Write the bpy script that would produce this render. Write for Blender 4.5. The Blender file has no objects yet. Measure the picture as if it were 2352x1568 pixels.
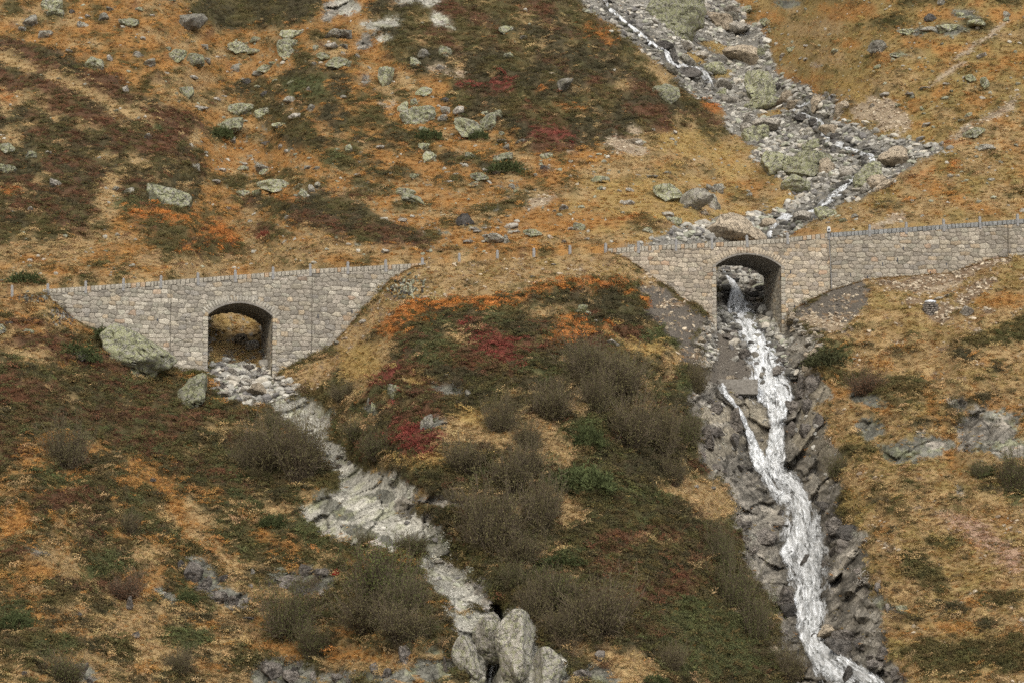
import bpy, bmesh, math, random
import numpy as np
from mathutils import Vector, Matrix, Euler
rad = math.radians
S = bpy.context.scene
COL = S.collection
rng = np.random.default_rng(7)
random.seed(7)

# ---------------------------------------------------------------- camera, sky, sun, exposure
PITCH = rad(7.0)
F = 7056.0                       # focal length in units of a 2352 px wide picture
cam_d = bpy.data.cameras.new('camera')
cam_d.lens = F * 36 / 2352
cam_d.sensor_width = 36
cam_d.clip_start = 1
cam_d.clip_end = 3000
cam = bpy.data.objects.new('camera', cam_d)
COL.objects.link(cam)
cam.location = (0, 0, 0)
cam.rotation_euler = (rad(90) + PITCH, 0, 0)
S.camera = cam

SUN_EL, SUN_AZ = rad(40), rad(-28)      # a veiled sun high over the camera's left shoulder
w = bpy.data.worlds.new('World'); S.world = w; w.use_nodes = True
nt = w.node_tree
sky = nt.nodes.new('ShaderNodeTexSky'); sky.sky_type = 'NISHITA'; sky.sun_disc = False
sky.sun_elevation = SUN_EL; sky.sun_rotation = rad(180) + SUN_AZ
sky.air_density = 1.0; sky.dust_density = 4.0; sky.ozone_density = 1.0
hs = nt.nodes.new('ShaderNodeHueSaturation'); hs.inputs['Saturation'].default_value = 0.12
nt.links.new(sky.outputs[0], hs.inputs['Color'])
nt.links.new(hs.outputs[0], nt.nodes['Background'].inputs[0])
nt.nodes['Background'].inputs[1].default_value = 0.15
sl = bpy.data.lights.new('sun', 'SUN'); sl.energy = 1.5; sl.angle = rad(16); sl.color = (1.0, 0.91, 0.76)
so = bpy.data.objects.new('sun', sl); COL.objects.link(so)
# direction to the sun: behind and above the camera
sd = Vector((math.sin(SUN_AZ) * math.cos(SUN_EL), -math.cos(SUN_AZ) * math.cos(SUN_EL), math.sin(SUN_EL)))
so.rotation_euler = sd.to_track_quat('Z', 'Y').to_euler()
S.view_settings.view_transform = 'Standard'
S.view_settings.look = 'None'
S.view_settings.exposure = 0.28
S.view_settings.gamma = 1.0
S.render.engine = 'CYCLES'
S.cycles.use_denoising = False; S.cycles.max_bounces = 6; S.cycles.diffuse_bounces = 4; S.cycles.transparent_max_bounces = 12

# ---------------------------------------------------------------- picture <-> world
CP, SP = math.cos(PITCH), math.sin(PITCH)
def rays(u, v):
    x = (np.asarray(u, float) - 1176) / F; y = (784 - np.asarray(v, float)) / F
    return x, CP - y * SP, SP + y * CP
def pts(u, v, Y):
    dx, dy, dz = rays(u, v)
    t = Y / dy
    return dx * t, Y + 0 * t, dz * t
def pt(u, v, Y):
    a = pts(u, v, Y); return Vector((float(a[0]), float(Y), float(a[2])))

# ---------------------------------------------------------------- numpy noise
def _h(ix, iy, iz, seed):
    n = (ix * 374761393 + iy * 668265263 + iz * 2147483647 + seed * 1274126177) & 0xffffffff
    n = ((n ^ (n >> 13)) * 1274126177) & 0xffffffff
    n = ((n ^ (n >> 16)) * 2246822519) & 0xffffffff
    return ((n ^ (n >> 15)) & 0xffffff) / float(0xffffff)
def vnoise(x, y, z, seed=0):
    xi = np.floor(x).astype(np.int64); yi = np.floor(y).astype(np.int64); zi = np.floor(z).astype(np.int64)
    fx = x - xi; fy = y - yi; fz = z - zi
    fx = fx * fx * (3 - 2 * fx); fy = fy * fy * (3 - 2 * fy); fz = fz * fz * (3 - 2 * fz)
    r = 0
    for a in (0, 1):
        wa = fx if a else 1 - fx
        for b in (0, 1):
            wb = fy if b else 1 - fy
            for c in (0, 1):
                wc = fz if c else 1 - fz
                r = r + wa * wb * wc * _h(xi + a, yi + b, zi + c, seed)
    return r * 2 - 1
def fbm(x, y, z, octv=4, seed=0, gain=.5):
    r = 0; a = 1.; t = 0
    for k in range(octv):
        r = r + a * vnoise(x * 2.03 ** k + 17.3 * k, y * 2.03 ** k - 9.1 * k, z * 2.03 ** k + 5.7 * k, seed + k * 31)
        t += a; a *= gain
    return r / t
def sstep(a, b, x):
    t = np.clip((x - a) / (b - a), 0, 1); return t * t * (3 - 2 * t)
def polyd(U, V, pl):
    """signed distance to a polyline (positive on its right-hand side in the picture, walking along it), and arc parameter 0..1"""
    best = np.full(U.shape, 1e18); sg = np.zeros(U.shape); par = np.zeros(U.shape); sp_ = np.zeros(U.shape)
    L = [0]
    for (a, b) in zip(pl[:-1], pl[1:]): L.append(L[-1] + math.hypot(b[0] - a[0], b[1] - a[1]))
    for k, (a, b) in enumerate(zip(pl[:-1], pl[1:])):
        dx, dy = b[0] - a[0], b[1] - a[1]; l2 = dx * dx + dy * dy
        t = np.clip(((U - a[0]) * dx + (V - a[1]) * dy) / l2, 0, 1)
        ex = U - (a[0] + t * dx); ey = V - (a[1] + t * dy)
        d2 = ex * ex + ey * ey
        m = (d2 < best - 1e-6) | ((np.abs(d2 - best) <= 1e-6) & (np.abs(dx * (V - a[1]) - dy * (U - a[0])) / math.sqrt(l2) > np.abs(sp_)))
        sp_ = np.where(m, (dx * (V - a[1]) - dy * (U - a[0])) / math.sqrt(l2), sp_)
        best = np.where(m, d2, best)
        sg = np.where(m, dx * (V - a[1]) - dy * (U - a[0]), sg)
        par = np.where(m, (L[k] + t * (L[k + 1] - L[k])) / L[-1], par)
    return np.sqrt(best) * np.where(sg >= 0, 1., -1.), par
def inpoly(U, V, pl):
    c = np.zeros(U.shape, bool); n = len(pl)
    for i in range(n):
        x1, y1 = pl[i]; x2, y2 = pl[(i + 1) % n]
        if y1 == y2: continue
        m = ((y1 > V) != (y2 > V)) & (U < (x2 - x1) * (V - y1) / (y2 - y1) + x1)
        c ^= m
    return c

# ---------------------------------------------------------------- walls: plan lines and heights
def W(u):                                   # depth of the wall face / road edge seen at u
    u = np.asarray(u, float); k = (u - 1176) / F / CP
    segs = [((-60, 292.5), (-8.7, 304.03)), ((-8.7, 304.03), (9.3, 307.6)), ((9.3, 307.6), (24, 310)), ((24, 310), (32.2, 311)), ((32.2, 311), (70, 311.0))]
    out = None
    for (x0, y0), (x1, y1) in segs:
        m = (y1 - y0) / (x1 - x0)
        Y = (y0 - m * x0) / (1 - m * k)
        X = k * Y
        out = Y if out is None else np.where(X > x0, Y, out)
    return out
TOPL = [(-400, 706), (0, 673), (99, 664.8), (360, 646), (540, 632), (720, 618), (847, 611), (975, 604), (1055, 597), (1142, 590), (1226, 585), (1309, 579), (1391, 574), (1397, 571),
        (1505, 564), (1649, 557), (1793, 548), (1905, 535), (2081, 522.6), (2352, 503), (2800, 470)]
BOTL = [(-400, 715), (60, 682), (105, 672), (112, 683), (166, 730), (212, 758), (300, 800), (418, 852), (483, 856), (556, 875), (630, 868), (648, 850), (756, 801), (846, 701), (900, 640), (950, 612),
        (975, 608), (1055, 600), (1142, 593), (1226, 588), (1309, 582), (1391, 578), (1397, 577), (1443, 596), (1505, 640), (1560, 680), (1624, 719), (1645, 765), (1700, 775), (1800, 765), (1829, 706), (1905, 668),
        (1991, 641), (2088, 634), (2182, 627), (2268, 597), (2352, 586), (2800, 555)]
ti = np.array(TOPL); bi = np.array(BOTL)
def vtop(u): return np.interp(u, ti[:, 0], ti[:, 1])
def vbot(u): return np.interp(u, bi[:, 0], bi[:, 1])

# ---------------------------------------------------------------- terrain grid
DU = 3.0; U0, U1, V0, V1 = -330, 2680, -240, 1860
us = np.arange(U0, U1 + DU, DU); vs = np.arange(V0, V1 + DU, DU)
NU, NV = len(us), len(vs)
U, V = np.meshgrid(us, vs)
TE = np.tan(PITCH + np.arctan((784 - vs) / F))
def gauss(x, s): return np.exp(-(x / s) ** 2)
def g2(cu, cv, su, sv): return np.exp(-((U - cu) / su) ** 2 - ((V - cv) / sv) ** 2)

# local steepness (tangent of the slope)
Sup = .50 + 0 * U
Sup -= .10 * g2(500, 500, 700, 130) + .08 * g2(1300, 450, 400, 120)
Sup += .14 * g2(1150, 120, 330, 160) - .10 * g2(1750, 350, 250, 250) + .12 * g2(2300, 150, 350, 250) + .05 * g2(250, 330, 200, 150)
Slo = .74 + .10 * g2(1150, 1350, 350, 250) + .25 * g2(1150, 1540, 200, 110) - .12 * g2(1150, 640, 250, 60) + .30 * g2(1780, 1000, 130, 90) + .12 * g2(1850, 1300, 150, 150) + .25 * g2(2250, 1000, 130, 60)
Wu = W(us); vt = vtop(us); vb = vbot(us)
Y = np.zeros_like(U)
Y0 = Wu + 8.5 + 17 * gauss(us - 550, 115) + 14 * gauss(us - 1725, 150)
for j in range(NU):
    it = int(np.searchsorted(vs, vt[j])) - 1          # last row above the top line
    y = Y0[j] + (vt[j] - vs[it]) * Y0[j] / F / max(Sup[it, j] - TE[it], .11)
    for i in range(it, -1, -1):
        Y[i, j] = y
        y += DU * y / F / max(Sup[i, j] - TE[i], .11)
    ib = int(np.searchsorted(vs, vb[j]))
    y = Wu[j] - .25 - (vs[ib] - vb[j]) * Wu[j] / F / max(Slo[ib, j] - TE[ib], .15)
    for i in range(ib, NV):
        Y[i, j] = y
        y -= DU * y / F / max(Slo[i, j] - TE[i], .15)
    for i in range(it + 1, ib):
        t = (vb[j] - vs[i]) / (vb[j] - vt[j] + 1e-6)
        Y[i, j] = Wu[j] + .5 + (Y0[j] - Wu[j] - .5) * t

above = V < vtop(U); below = V > vbot(U)
def blur_u(a, n):
    p = np.pad(a, ((0, 0), (n, n)), 'edge'); c = np.cumsum(np.hstack([np.zeros((a.shape[0], 1)), p]), 1)
    return (c[:, 2 * n + 1:] - c[:, :-2 * n - 1]) / (2 * n + 1)
q_ = sstep(10, 160, V - vbot(U)) * below
Y = Y * (1 - q_) + q_ * blur_u(blur_u(blur_u(Y, 14), 14), 10)
fa = sstep(0, 60, vtop(U) - V); fb = sstep(0, 90, V - vbot(U))
# ridges that stand in front of what lies behind them
EA = [(1215, -120), (1300, -10), (1400, 62), (1500, 145), (1560, 195), (1592, 235), (1640, 262), (1700, 310)]
d, p = polyd(U, V, EA)
Y += 11 * sstep(-3, 5, -d) * np.exp(-(d / 260) ** 2) * sstep(1, .75, p) * fa
Y -= 5 * np.exp(-((U - 1250) / 280) ** 2 - ((V - 190) / 160) ** 2)
EB = [(1800, 540), (1850, 528), (1940, 482), (2000, 445), (2090, 388), (2175, 338), (2352, 215), (2700, 20)]
d, p = polyd(U, V, EB)
Y += 9 * sstep(-3, 5, -d) * np.exp(-(d / 260) ** 2) * sstep(0, .12, p) * fa * sstep(1, .35, p)
EC = [(-350, 60), (0, 95), (130, 120), (300, 215), (400, 258), (490, 305), (530, 330)]
d, p = polyd(U, V, EC)
Y += 7 * sstep(-4, 8, -d) * np.exp(-(d / 160) ** 2) * sstep(1, .8, p) * fa
ED = [(560, 450), (680, 455), (800, 470), (900, 512), (1000, 560), (1040, 575)]
d, p = polyd(U, V, ED)
Y += 3.0 * sstep(-4, 8, -d) * np.exp(-(d / 90) ** 2) * sstep(1, .8, p) * sstep(0, .15, p) * fa
EE = [(250, 480), (330, 470), (440, 480), (560, 548), (610, 585)]
d, p = polyd(U, V, EE)
Y += 2.0 * sstep(-4, 8, -d) * np.exp(-(d / 70) ** 2) * sstep(1, .8, p) * sstep(0, .15, p) * fa
# gullies and beds
def gully(pl, wd, dep, fade):
    global Y
    d, p = polyd(U, V, pl)
    Y += dep * np.exp(-(d / wd) ** 2) * fade
RS = [(1650, 640), (1695, 700), (1715, 765), (1750, 830), (1775, 900), (1784, 986), (1778, 1070), (1815, 1123), (1840, 1200), (1847, 1290), (1860, 1370), (1862, 1450), (1901, 1519), (1950, 1580), (2040, 1800)]
LS = [(560, 860), (600, 900), (690, 935), (735, 975), (760, 1030), (800, 1075), (860, 1110), (930, 1190), (1000, 1260), (1060, 1340), (1100, 1400), (1140, 1420), (1125, 1568), (1120, 1800)]
gully(RS, 105, 5.5, sstep(30, 330, V - vbot(U)) * below); gully(LS, 55, 3.0, fb)
gully([(1140, 1405), (1155, 1470), (1135, 1520), (1118, 1600), (1118, 1800)], 13, 4.5, fb)
gully([(2135, 730), (2150, 850), (2165, 960), (2190, 1080), (2230, 1180)], 30, 1.3, fb)
gully([(1290, -200), (1480, 80), (1600, 170), (1700, 240), (1800, 260), (1900, 320), (2000, 380), (1950, 430), (1870, 480), (1760, 545)], 110, 5, fa)
gully([(770, -200), (780, 40), (840, 110), (880, 180)], 40, 3.5, fa)
gully([(560, 330), (620, 420), (560, 560), (520, 640)], 60, 2.5, fa)
# swells
Y -= fb * (6 * g2(1180, 900, 330, 260) + 4 * g2(2180, 900, 220, 330) + 3 * g2(250, 1050, 350, 200) + 2.5 * g2(1640, 1250, 130, 220) + 2 * g2(2200, 1300, 180, 200))
bx, by, bz = pts(U, V, Y)

# water courses (u, v, width in picture units, side fade)
WATER = dict(
 falls=[(1655, 618, 5), (1672, 640, 8), (1690, 668, 22), (1688, 690, 40), (1697, 715, 54), (1706, 738, 46), (1722, 768, 46), (1742, 786, 46), (1748, 812, 62), (1754, 840, 76), (1764, 866, 88), (1770, 892, 96), (1782, 912, 88), (1786, 935, 52), (1787, 960, 38),
        (1783, 1000, 34), (1780, 1035, 40), (1774, 1066, 54), (1784, 1098, 60), (1806, 1120, 58), (1832, 1152, 60), (1843, 1190, 74), (1842, 1225, 96), (1846, 1265, 102), (1850, 1305, 106), (1862, 1340, 84), (1858, 1382, 66), (1862, 1416, 60), (1857, 1448, 52),
        (1868, 1482, 44), (1898, 1518, 62), (1936, 1556, 92), (1985, 1610, 120), (2050, 1700, 130)],
 side=[(1652, 884, 22), (1662, 904, 14), (1682, 926, 10), (1700, 948, 9), (1712, 975, 9), (1722, 1004, 16), (1733, 1034, 24), (1744, 1062, 36), (1760, 1080, 36)],
 low=[(1900, 1500, 18), (1937, 1524, 22), (1972, 1545, 24), (2010, 1572, 30), (2060, 1620, 34)],
 up1=[(1372, -60, 8), (1385, -10, 9), (1398, 22, 12), (1440, 58, 8), (1462, 74, 12), (1482, 92, 18), (1505, 108, 12), (1530, 118, 12), (1536, 134, 20), (1546, 150, 14), (1580, 158, 14), (1612, 170, 34), (1626, 186, 24), (1640, 210, 8)],
 up2=[(1868, 232, 8), (1842, 246, 10), (1812, 248, 8), (1832, 262, 10), (1862, 274, 8), (1882, 286, 20), (1890, 298, 16), (1884, 312, 12), (1904, 326, 20), (1934, 336, 16), (1965, 352, 8), (2006, 366, 22), (1998, 388, 12), (1962, 412, 10), (1946, 426, 12), (1912, 457, 30), (1884, 472, 18), (1876, 488, 10), (1836, 500, 14), (1796, 508, 34), (1778, 522, 16), (1762, 552, 14)],
 trickle=[(1158, 1440, 4), (1146, 1490, 5), (1130, 1530, 5), (1120, 1600, 6)],
)
wmask = np.zeros_like(U)
for k, pl in WATER.items():
    d, p = polyd(U, V, [(a, b) for a, b, c in pl])
    cum = np.cumsum([0] + [math.hypot(b[0] - a[0], b[1] - a[1]) for a, b in zip(pl[:-1], pl[1:])]); cum = cum / cum[-1]
    wd = np.interp(p, cum, [c for a, b, c in pl])
    wmask = np.maximum(wmask, sstep(1.15, .75, np.abs(d) / (wd * .5 + 2)))

# ---------------------------------------------------------------- ground cover
TAN, ORA, HEA, RED, BRI, CRI, JUN, SLAB, GRAV, SCR, OLI, BED, WET, EARTH, OUT, GOLD, PINK, DHEA, BSLAB = range(19)
# colours are real base colours; second colour for the variation inside a cover
PAL = np.array([
 [(.385, .268, .128), (.24, .162, .078)],    # tan grass
 [(.365, .182, .052), (.225, .128, .05)],  # orange grass
 [(.068, .066, .026), (.100, .072, .030)],# heath
 [(.125, .055, .030), (.080, .052, .028)],# red heath
 [(.42, .160, .038), (.26, .115, .04)],   # bright orange bilberry
 [(.20, .046, .036), (.12, .050, .032)],  # crimson
 [(.088, .094, .036), (.064, .066, .030)],# juniper
 [(.50, .475, .41), (.34, .325, .27)],     # pale slab
 [(.130, .112, .090), (.095, .082, .068)], # dark gravel
 [(.36, .29, .20), (.24, .175, .115)],    # scree
 [(.235, .185, .072), (.25, .16, .06)],  # olive grass
 [(.24, .225, .195), (.14, .13, .112)],     # stream bed
 [(.29, .26, .22), (.18, .165, .14)],   # gorge rock
 [(.22, .155, .095), (.14, .095, .06)],   # earth
 [(.22, .21, .17), (.12, .118, .10)],     # outcrop
 [(.35, .245, .09), (.26, .17, .065)],   # golden grass
 [(.42, .29, .21), (.28, .18, .11)],      # pinkish reed
 [(.048, .044, .023), (.068, .054, .028)],# dark heath
 [(.30, .265, .20), (.22, .19, .145)],    # brown slab
])
wx = 30 * fbm(U / 55, V / 28, 0 * U, 4, 11); wy = 16 * fbm(U / 55, V / 28, 0 * U + 3, 4, 12)
UW, VW = U + wx, V + wy
n1 = fbm(U / 70, V / 26, 0 * U + 8, 4, 21, .6)          # patches, stretched along the slope
n2 = fbm(U / 24, V / 11, 0 * U + 2, 4, 22, .6)
n3 = fbm(U / 9, V / 5, 0 * U + 2, 3, 23, .6)
nd = fbm((U + V * 1.1) / 90, (V - U * .45) / 20, 0 * U + 2, 4, 24, .6)   # streaks running down to the right
cls = np.full(U.shape, HEA)
def region(pl, base, mix=()):
    """fill a polygon with a cover; mix = (cover, share, noise)"""
    m = inpoly(UW, VW, pl)
    cls[m] = base
    for c, share, n in mix:
        q = np.quantile(n[m], 1 - share) if m.any() else 0
        cls[m & (n > q)] = c
def spot(c, *es):
    for e in es:
        cx, cy, rx, ry = e[:4]; a = rad(e[4]) if len(e) > 4 else 0; dens = e[5] if len(e) > 5 else 1.
        du, dv = UW * .6 + U * .4 - cx, VW * .6 + V * .4 - cy
        x = du * math.cos(a) + dv * math.sin(a); y = -du * math.sin(a) + dv * math.cos(a)
        r = np.sqrt((x / rx) ** 2 + (y / ry) ** 2)
        cls[(r + n2 * .55 + n3 * .3 < 1.0 * dens + .0)] = c
def zs(c, win, *es):                      # spots measured in an enlarged window of the picture
    ox, oy = {4: (0, 0), 5: (752.6, 0), 6: (1505.3, 0), 1: (0, 470.4), 2: (658.6, 470.4), 3: (1505.3, 470.4), 7: (0, 1003.8), 8: (658.6, 1003.8), 9: (1505.3, 1003.8)}[win]
    spot(c, *[(ox + .36 * e[0], oy + .36 * e[1], .36 * e[2], .36 * e[3]) + tuple(e[4:]) for e in es])
A = -400; B = 2800
region([(A, -400), (B, -400), (B, 560), (1900, 560), (A, 740)], ORA, [(TAN, .25, n1), (HEA, .25, -n2), (RED, .05, n2)])
region([(560, 60), (760, 150), (900, 300), (1180, 400), (1300, 560), (700, 600), (480, 420)], ORA, [(HEA, .33, n1), (TAN, .2, n2), (OUT, .04, -n3)])
region([(520, 200), (760, 150), (900, 300), (1180, 400), (1100, 440), (800, 400), (640, 330)], HEA, [(ORA, .35, nd), (TAN, .12, -n2), (DHEA, .3, n2)])
region([(A, 60), (0, 90), (130, 120), (300, 215), (400, 255), (505, 308), (430, 350), (470, 400), (450, 470), (260, 480), (240, 560), (0, 600), (A, 640)], DHEA, [(HEA, .4, n2), (RED, .30, nd), (TAN, .12, -nd)])
region([(A, 560), (0, 560), (240, 540), (600, 545), (1000, 585), (980, 615), (100, 680), (A, 720)], TAN, [(ORA, .28, n1), (HEA, .2, -n2), (RED, .05, n2)])
region([(270, 490), (330, 470), (440, 480), (560, 550), (600, 580), (480, 605), (330, 575)], HEA, [(BRI, .14, nd), (ORA, .12, -nd), (RED, .1, n2)])
region([(560, 450), (680, 455), (800, 465), (900, 510), (1010, 558), (950, 572), (820, 560), (700, 530), (600, 500)], DHEA, [(RED, .22, n1), (HEA, .4, -n1)])
region([(420, -300), (730, -300), (735, 50), (620, 62), (520, 82), (440, 60)], DHEA, [(HEA, .4, n2)])
region([(880, -300), (1150, -300), (1250, -60), (1400, 62), (1500, 145), (1575, 200), (1640, 260), (1620, 300), (1600, 330), (1480, 310), (1350, 350), (1220, 350), (1150, 290), (1040, 280), (1000, 200), (880, 120), (850, 60)], DHEA, [(HEA, .5, n1), (RED, .13, nd), (TAN, .06, -n2)])
region([(680, 190), (800, 175), (900, 230), (870, 305), (760, 305), (690, 255)], HEA, [(DHEA, .4, n1), (ORA, .2, n2)])
region([(1650, -300), (B, -300), (B, 560), (1900, 545), (1850, 520), (2170, 340), (2000, 320), (1900, 220), (1780, 150)], OLI, [(TAN, .25, n1), (ORA, .15, -n1), (HEA, .10, n2)])
region([(1950, -300), (B, -300), (B, 90), (1980, 60)], OLI, [(HEA, .35, n1), (ORA, .25, -n1)])
region([(1480, 320), (1640, 290), (1740, 330), (1800, 430), (1740, 500), (1560, 550), (1350, 565), (1250, 520), (1350, 400)], GOLD, [(TAN, .45, n1), (ORA, .12, -n2), (HEA, .08, n2)])
region([(1560, 250), (1640, 262), (1700, 300), (1640, 330), (1540, 330)], HEA, [(RED, .35, n1), (TAN, .2, n2)])
region([(1820, 535), (1940, 480), (2000, 443), (2090, 386), (2178, 338), (2352, 235), (B, 30), (B, 500), (2352, 500), (1905, 538)], TAN, [(OLI, .3, n1), (ORA, .2, nd), (HEA, .08, -n2)])
# colour spots above the road
zs(TAN, 4, (640, 640, 420, 45, 25), (700, 1290, 70, 190, 10), (620, 1450, 60, 60), (100, 400, 160, 40, 20), (1250, 880, 60, 40, -30))
zs(RED, 4, (330, 660, 110, 30), (560, 760, 230, 50, 15), (1110, 770, 150, 55, 20), (650, 500, 160, 25, 12), (260, 850, 90, 30), (1000, 920, 90, 40, 20), (60, 560, 90, 30), (1690, 1490, 70, 30), (2080, 1250, 60, 30), (60, 1230, 60, 50), (200, 1340, 160, 25, 12))
zs(BRI, 4, (960, 1375, 130, 28, 4), (1100, 1400, 100, 20, 10), (1420, 1510, 150, 40, 25), (1830, 1268, 110, 10, 4), (50, 1240, 40, 25), (50, 640, 70, 20, 10))
zs(HEA, 4, (1000, 500, 60, 25), (350, 130, 60, 30), (1420, 870, 70, 50), (1280, 1000, 60, 30), (1900, 860, 150, 60, 20), (1850, 1120, 80, 30), (80, 60, 90, 60), (2030, 240, 60, 50), (640, 1450, 60, 30), (270, 1470, 110, 45))
zs(JUN, 4, (860, 1320, 150, 35), (1430, 870, 80, 40), (1000, 840, 50, 25), (480, 635, 40, 15), (1960, 560, 160, 60), (2150, 1030, 90, 50))
zs(SLAB, 5, (120, 40, 110, 60), (600, 15, 140, 35), (350, 160, 150, 26, -5), (730, 140, 70, 30, 35), (340, 240, 60, 22), (1600, 130, 0, 0))
zs(WET, 5, (15, 70, 40, 70), (225, 280, 50, 50), (240, 500, 30, 25), (1390, 1070, 35, 20))
zs(SCR, 5, (1960, 850, 60, 30), (1900, 935, 140, 45, 10), (1560, 950, 60, 26, -15), (1330, 1290, 110, 26, -12), (700, 440, 60, 20), (800, 480, 60, 20), (380, 670, 60, 25))
zs(CRI, 5, (1110, 570, 110, 45), (880, 550, 70, 30), (1430, 870, 150, 45))
zs(RED, 5, (1440, 930, 140, 40), (1250, 710, 70, 20), (2050, 730, 130, 50, 10), (1700, 520, 50, 22), (1420, 780, 90, 20), (160, 1260, 110, 30), (350, 1490, 160, 40, 10))
zs(BRI, 5, (1740, 230, 130, 26, 35), (1530, 690, 110, 12, 8), (1980, 1400, 110, 18, 8), (1350, 580, 40, 10))
zs(HEA, 5, (1130, 1070, 90, 40), (600, 900, 110, 60), (960, 1010, 70, 40), (500, 1330, 110, 45), (660, 1310, 60, 40), (2040, 1450, 110, 40), (110, 1040, 90, 40), (2060, 995, 30, 15), (2230, 1060, 50, 20), (1360, 1180, 50, 22))
zs(TAN, 5, (500, 510, 60, 50, 60), (1900, 560, 50, 30), (1300, 310, 60, 15), (2150, 520, 30, 120, -40), (1800, 1100, 200, 40))
zs(ORA, 5, (680, 560, 110, 50, 20), (560, 1060, 300, 50, 12), (1500, 1420, 350, 60), (800, 1290, 250, 40))
zs(SCR, 6, (1450, 730, 200, 100, 20), (2180, 720, 170, 26, -38), (1950, 860, 110, 30, -35), (1880, 470, 130, 12, -35), (1500, 1410, 130, 30, -25), (2050, 280, 230, 16, -32), (1040, 410, 40, 15))
zs(OUT, 6, (1650, 215, 80, 20), (1880, 190, 110, 30), (1950, 90, 60, 20), (1560, 360, 80, 12), (2020, 120, 70, 20), (850, 15, 80, 20))
zs(ORA, 6, (1230, 90, 150, 50), (560, 210, 110, 25), (450, 380, 100, 35), (730, 110, 90, 40), (640, 1190, 110, 25))
zs(BRI, 6, (330, 690, 70, 20, 30), (1890, 1050, 60, 14, -30), (1700, 1110, 100, 10, -35), (1930, 920, 100, 12, -15))
zs(GOLD, 6, (1260, 560, 130, 60), (1690, 870, 90, 60, -20), (1300, 640, 60, 30), (150, 880, 150, 50))
zs(RED, 6, (50, 800, 80, 50), (270, 885, 60, 12), (1620, 1140, 60, 10, -35), (50, 1440, 60, 24))
zs(HEA, 6, (230, 780, 80, 30), (550, 1270, 60, 20), (1490, 170, 90, 40), (150, 1060, 80, 16), (160, 1370, 40, 12), (2300, 1240, 90, 25))
zs(DHEA, 6, (1420, 1350, 90, 16, -40), (1530, 1310, 60, 14, -15), (1250, 680, 40, 20, -30), (1540, 480, 40, 10, -50), (1430, 540, 40, 12))  # dark crevice and hollows, their shade painted in as dark heath colour
# upper stream bed
region([(1130, -300), (1260, -60), (1330, 5), (1400, 55), (1500, 140), (1580, 205), (1660, 270), (1700, 330), (1760, 400), (1830, 430), (1760, 480), (1560, 535), (1400, 572), (1700, 566), (1800, 546), (1850, 522), (2000, 441), (2170, 338),
        (2080, 325), (2000, 318), (1930, 270), (1900, 222), (1780, 180), (1760, 120), (1740, 60), (1690, 20), (1660, -300)], BED)
spot(GOLD, (1640, 110, 50, 14, 15), (1590, 140, 30, 14), (1560, 320, 60, 14), (1700, 395, 50, 12), (1790, 255, 30, 8), (1620, 350, 60, 12), (1790, 470, 40, 14, -30), (1560, 500, 60, 14))
spot(OLI, (1660, 170, 36, 12), (1760, 270, 26, 10), (1700, 340, 40, 9))
# below the road
region([(A, 700), (110, 690), (210, 765), (418, 862), (640, 880), (700, 930), (760, 1000), (740, 1110), (700, 1150), (900, 1270), (1060, 1340), (1100, 1420), (1100, B), (A, B)], HEA, [(DHEA, .3, n2), (ORA, .20, nd), (TAN, .18, -nd), (JUN, .10, -n2)])
region([(A, 850), (0, 850), (300, 860), (560, 960), (720, 1120), (700, 1200), (560, 1150), (300, 1040), (0, 1000), (A, 1000)], HEA, [(DHEA, .28, n2), (RED, .28, -n1), (JUN, .16, -n2), (TAN, .05, n1)])
region([(A, 700), (60, 690), (110, 685), (200, 765), (150, 775), (0, 790), (A, 800)], TAN, [(ORA, .3, n2), (HEA, .25, -n2), (RED, .12, n1)])
region([(A, 1380), (300, 1300), (700, 1420), (1000, 1500), (1090, B), (A, B)], TAN, [(HEA, .30, n1), (ORA, .2, -n1), (DHEA, .26, -n2)])
region([(A, 1000), (250, 1010), (290, 1200), (500, 1330), (300, 1400), (A, 1380)], HEA, [(ORA, .26, n1), (RED, .15, -n1), (TAN, .12, n2), (DHEA, .2, -n2)])
spot(ORA, (350, 1095, 70, 15, 35), (395, 1150, 60, 14, 48), (450, 1225, 80, 24, 40), (640, 1490, 80, 16, 12), (520, 1290, 60, 16, 45), (90, 1310, 50, 25), (30, 1200, 50, 30), (600, 900, 0, 0))
spot(TAN, (470, 1240, 40, 14, 40), (540, 1310, 60, 14, 45), (520, 1410, 50, 14, 50), (340, 1275, 40, 24), (580, 1165, 60, 22, 40), (640, 1180, 50, 15), (350, 1490, 90, 40, 30), (290, 1400, 60, 22, 40), (640, 1370, 60, 14), (150, 1300, 60, 26, 40), (560, 1450, 60, 12, 25))
spot(JUN, (440, 870, 0, 0), (600, 1080, 70, 18), (560, 1150, 60, 15, 40), (680, 1215, 70, 18, 10), (760, 1260, 90, 18, 8), (35, 1410, 40, 30), (240, 1310, 50, 30), (430, 1370, 40, 20, 30), (150, 1110, 50, 12), (100, 1090, 40, 10), (120, 1490, 50, 25), (420, 1470, 60, 26))
spot(RED, (60, 750, 60, 10), (80, 790, 90, 14), (200, 830, 110, 20, 15), (150, 1150, 60, 22), (60, 910, 80, 26), (280, 960, 80, 20), (40, 1040, 50, 14))
spot(OUT, (470, 1325, 46, 28, 45), (520, 1375, 60, 20, 15), (695, 1335, 72, 28), (195, 1545, 28, 24), (640, 1548, 66, 30), (380, 1368, 30, 10, 30))
spot(WET, (450, 1310, 0, 0), (550, 1385, 40, 12, 10), (720, 1350, 20, 20), (90, 1268, 30, 6, 25))
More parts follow.
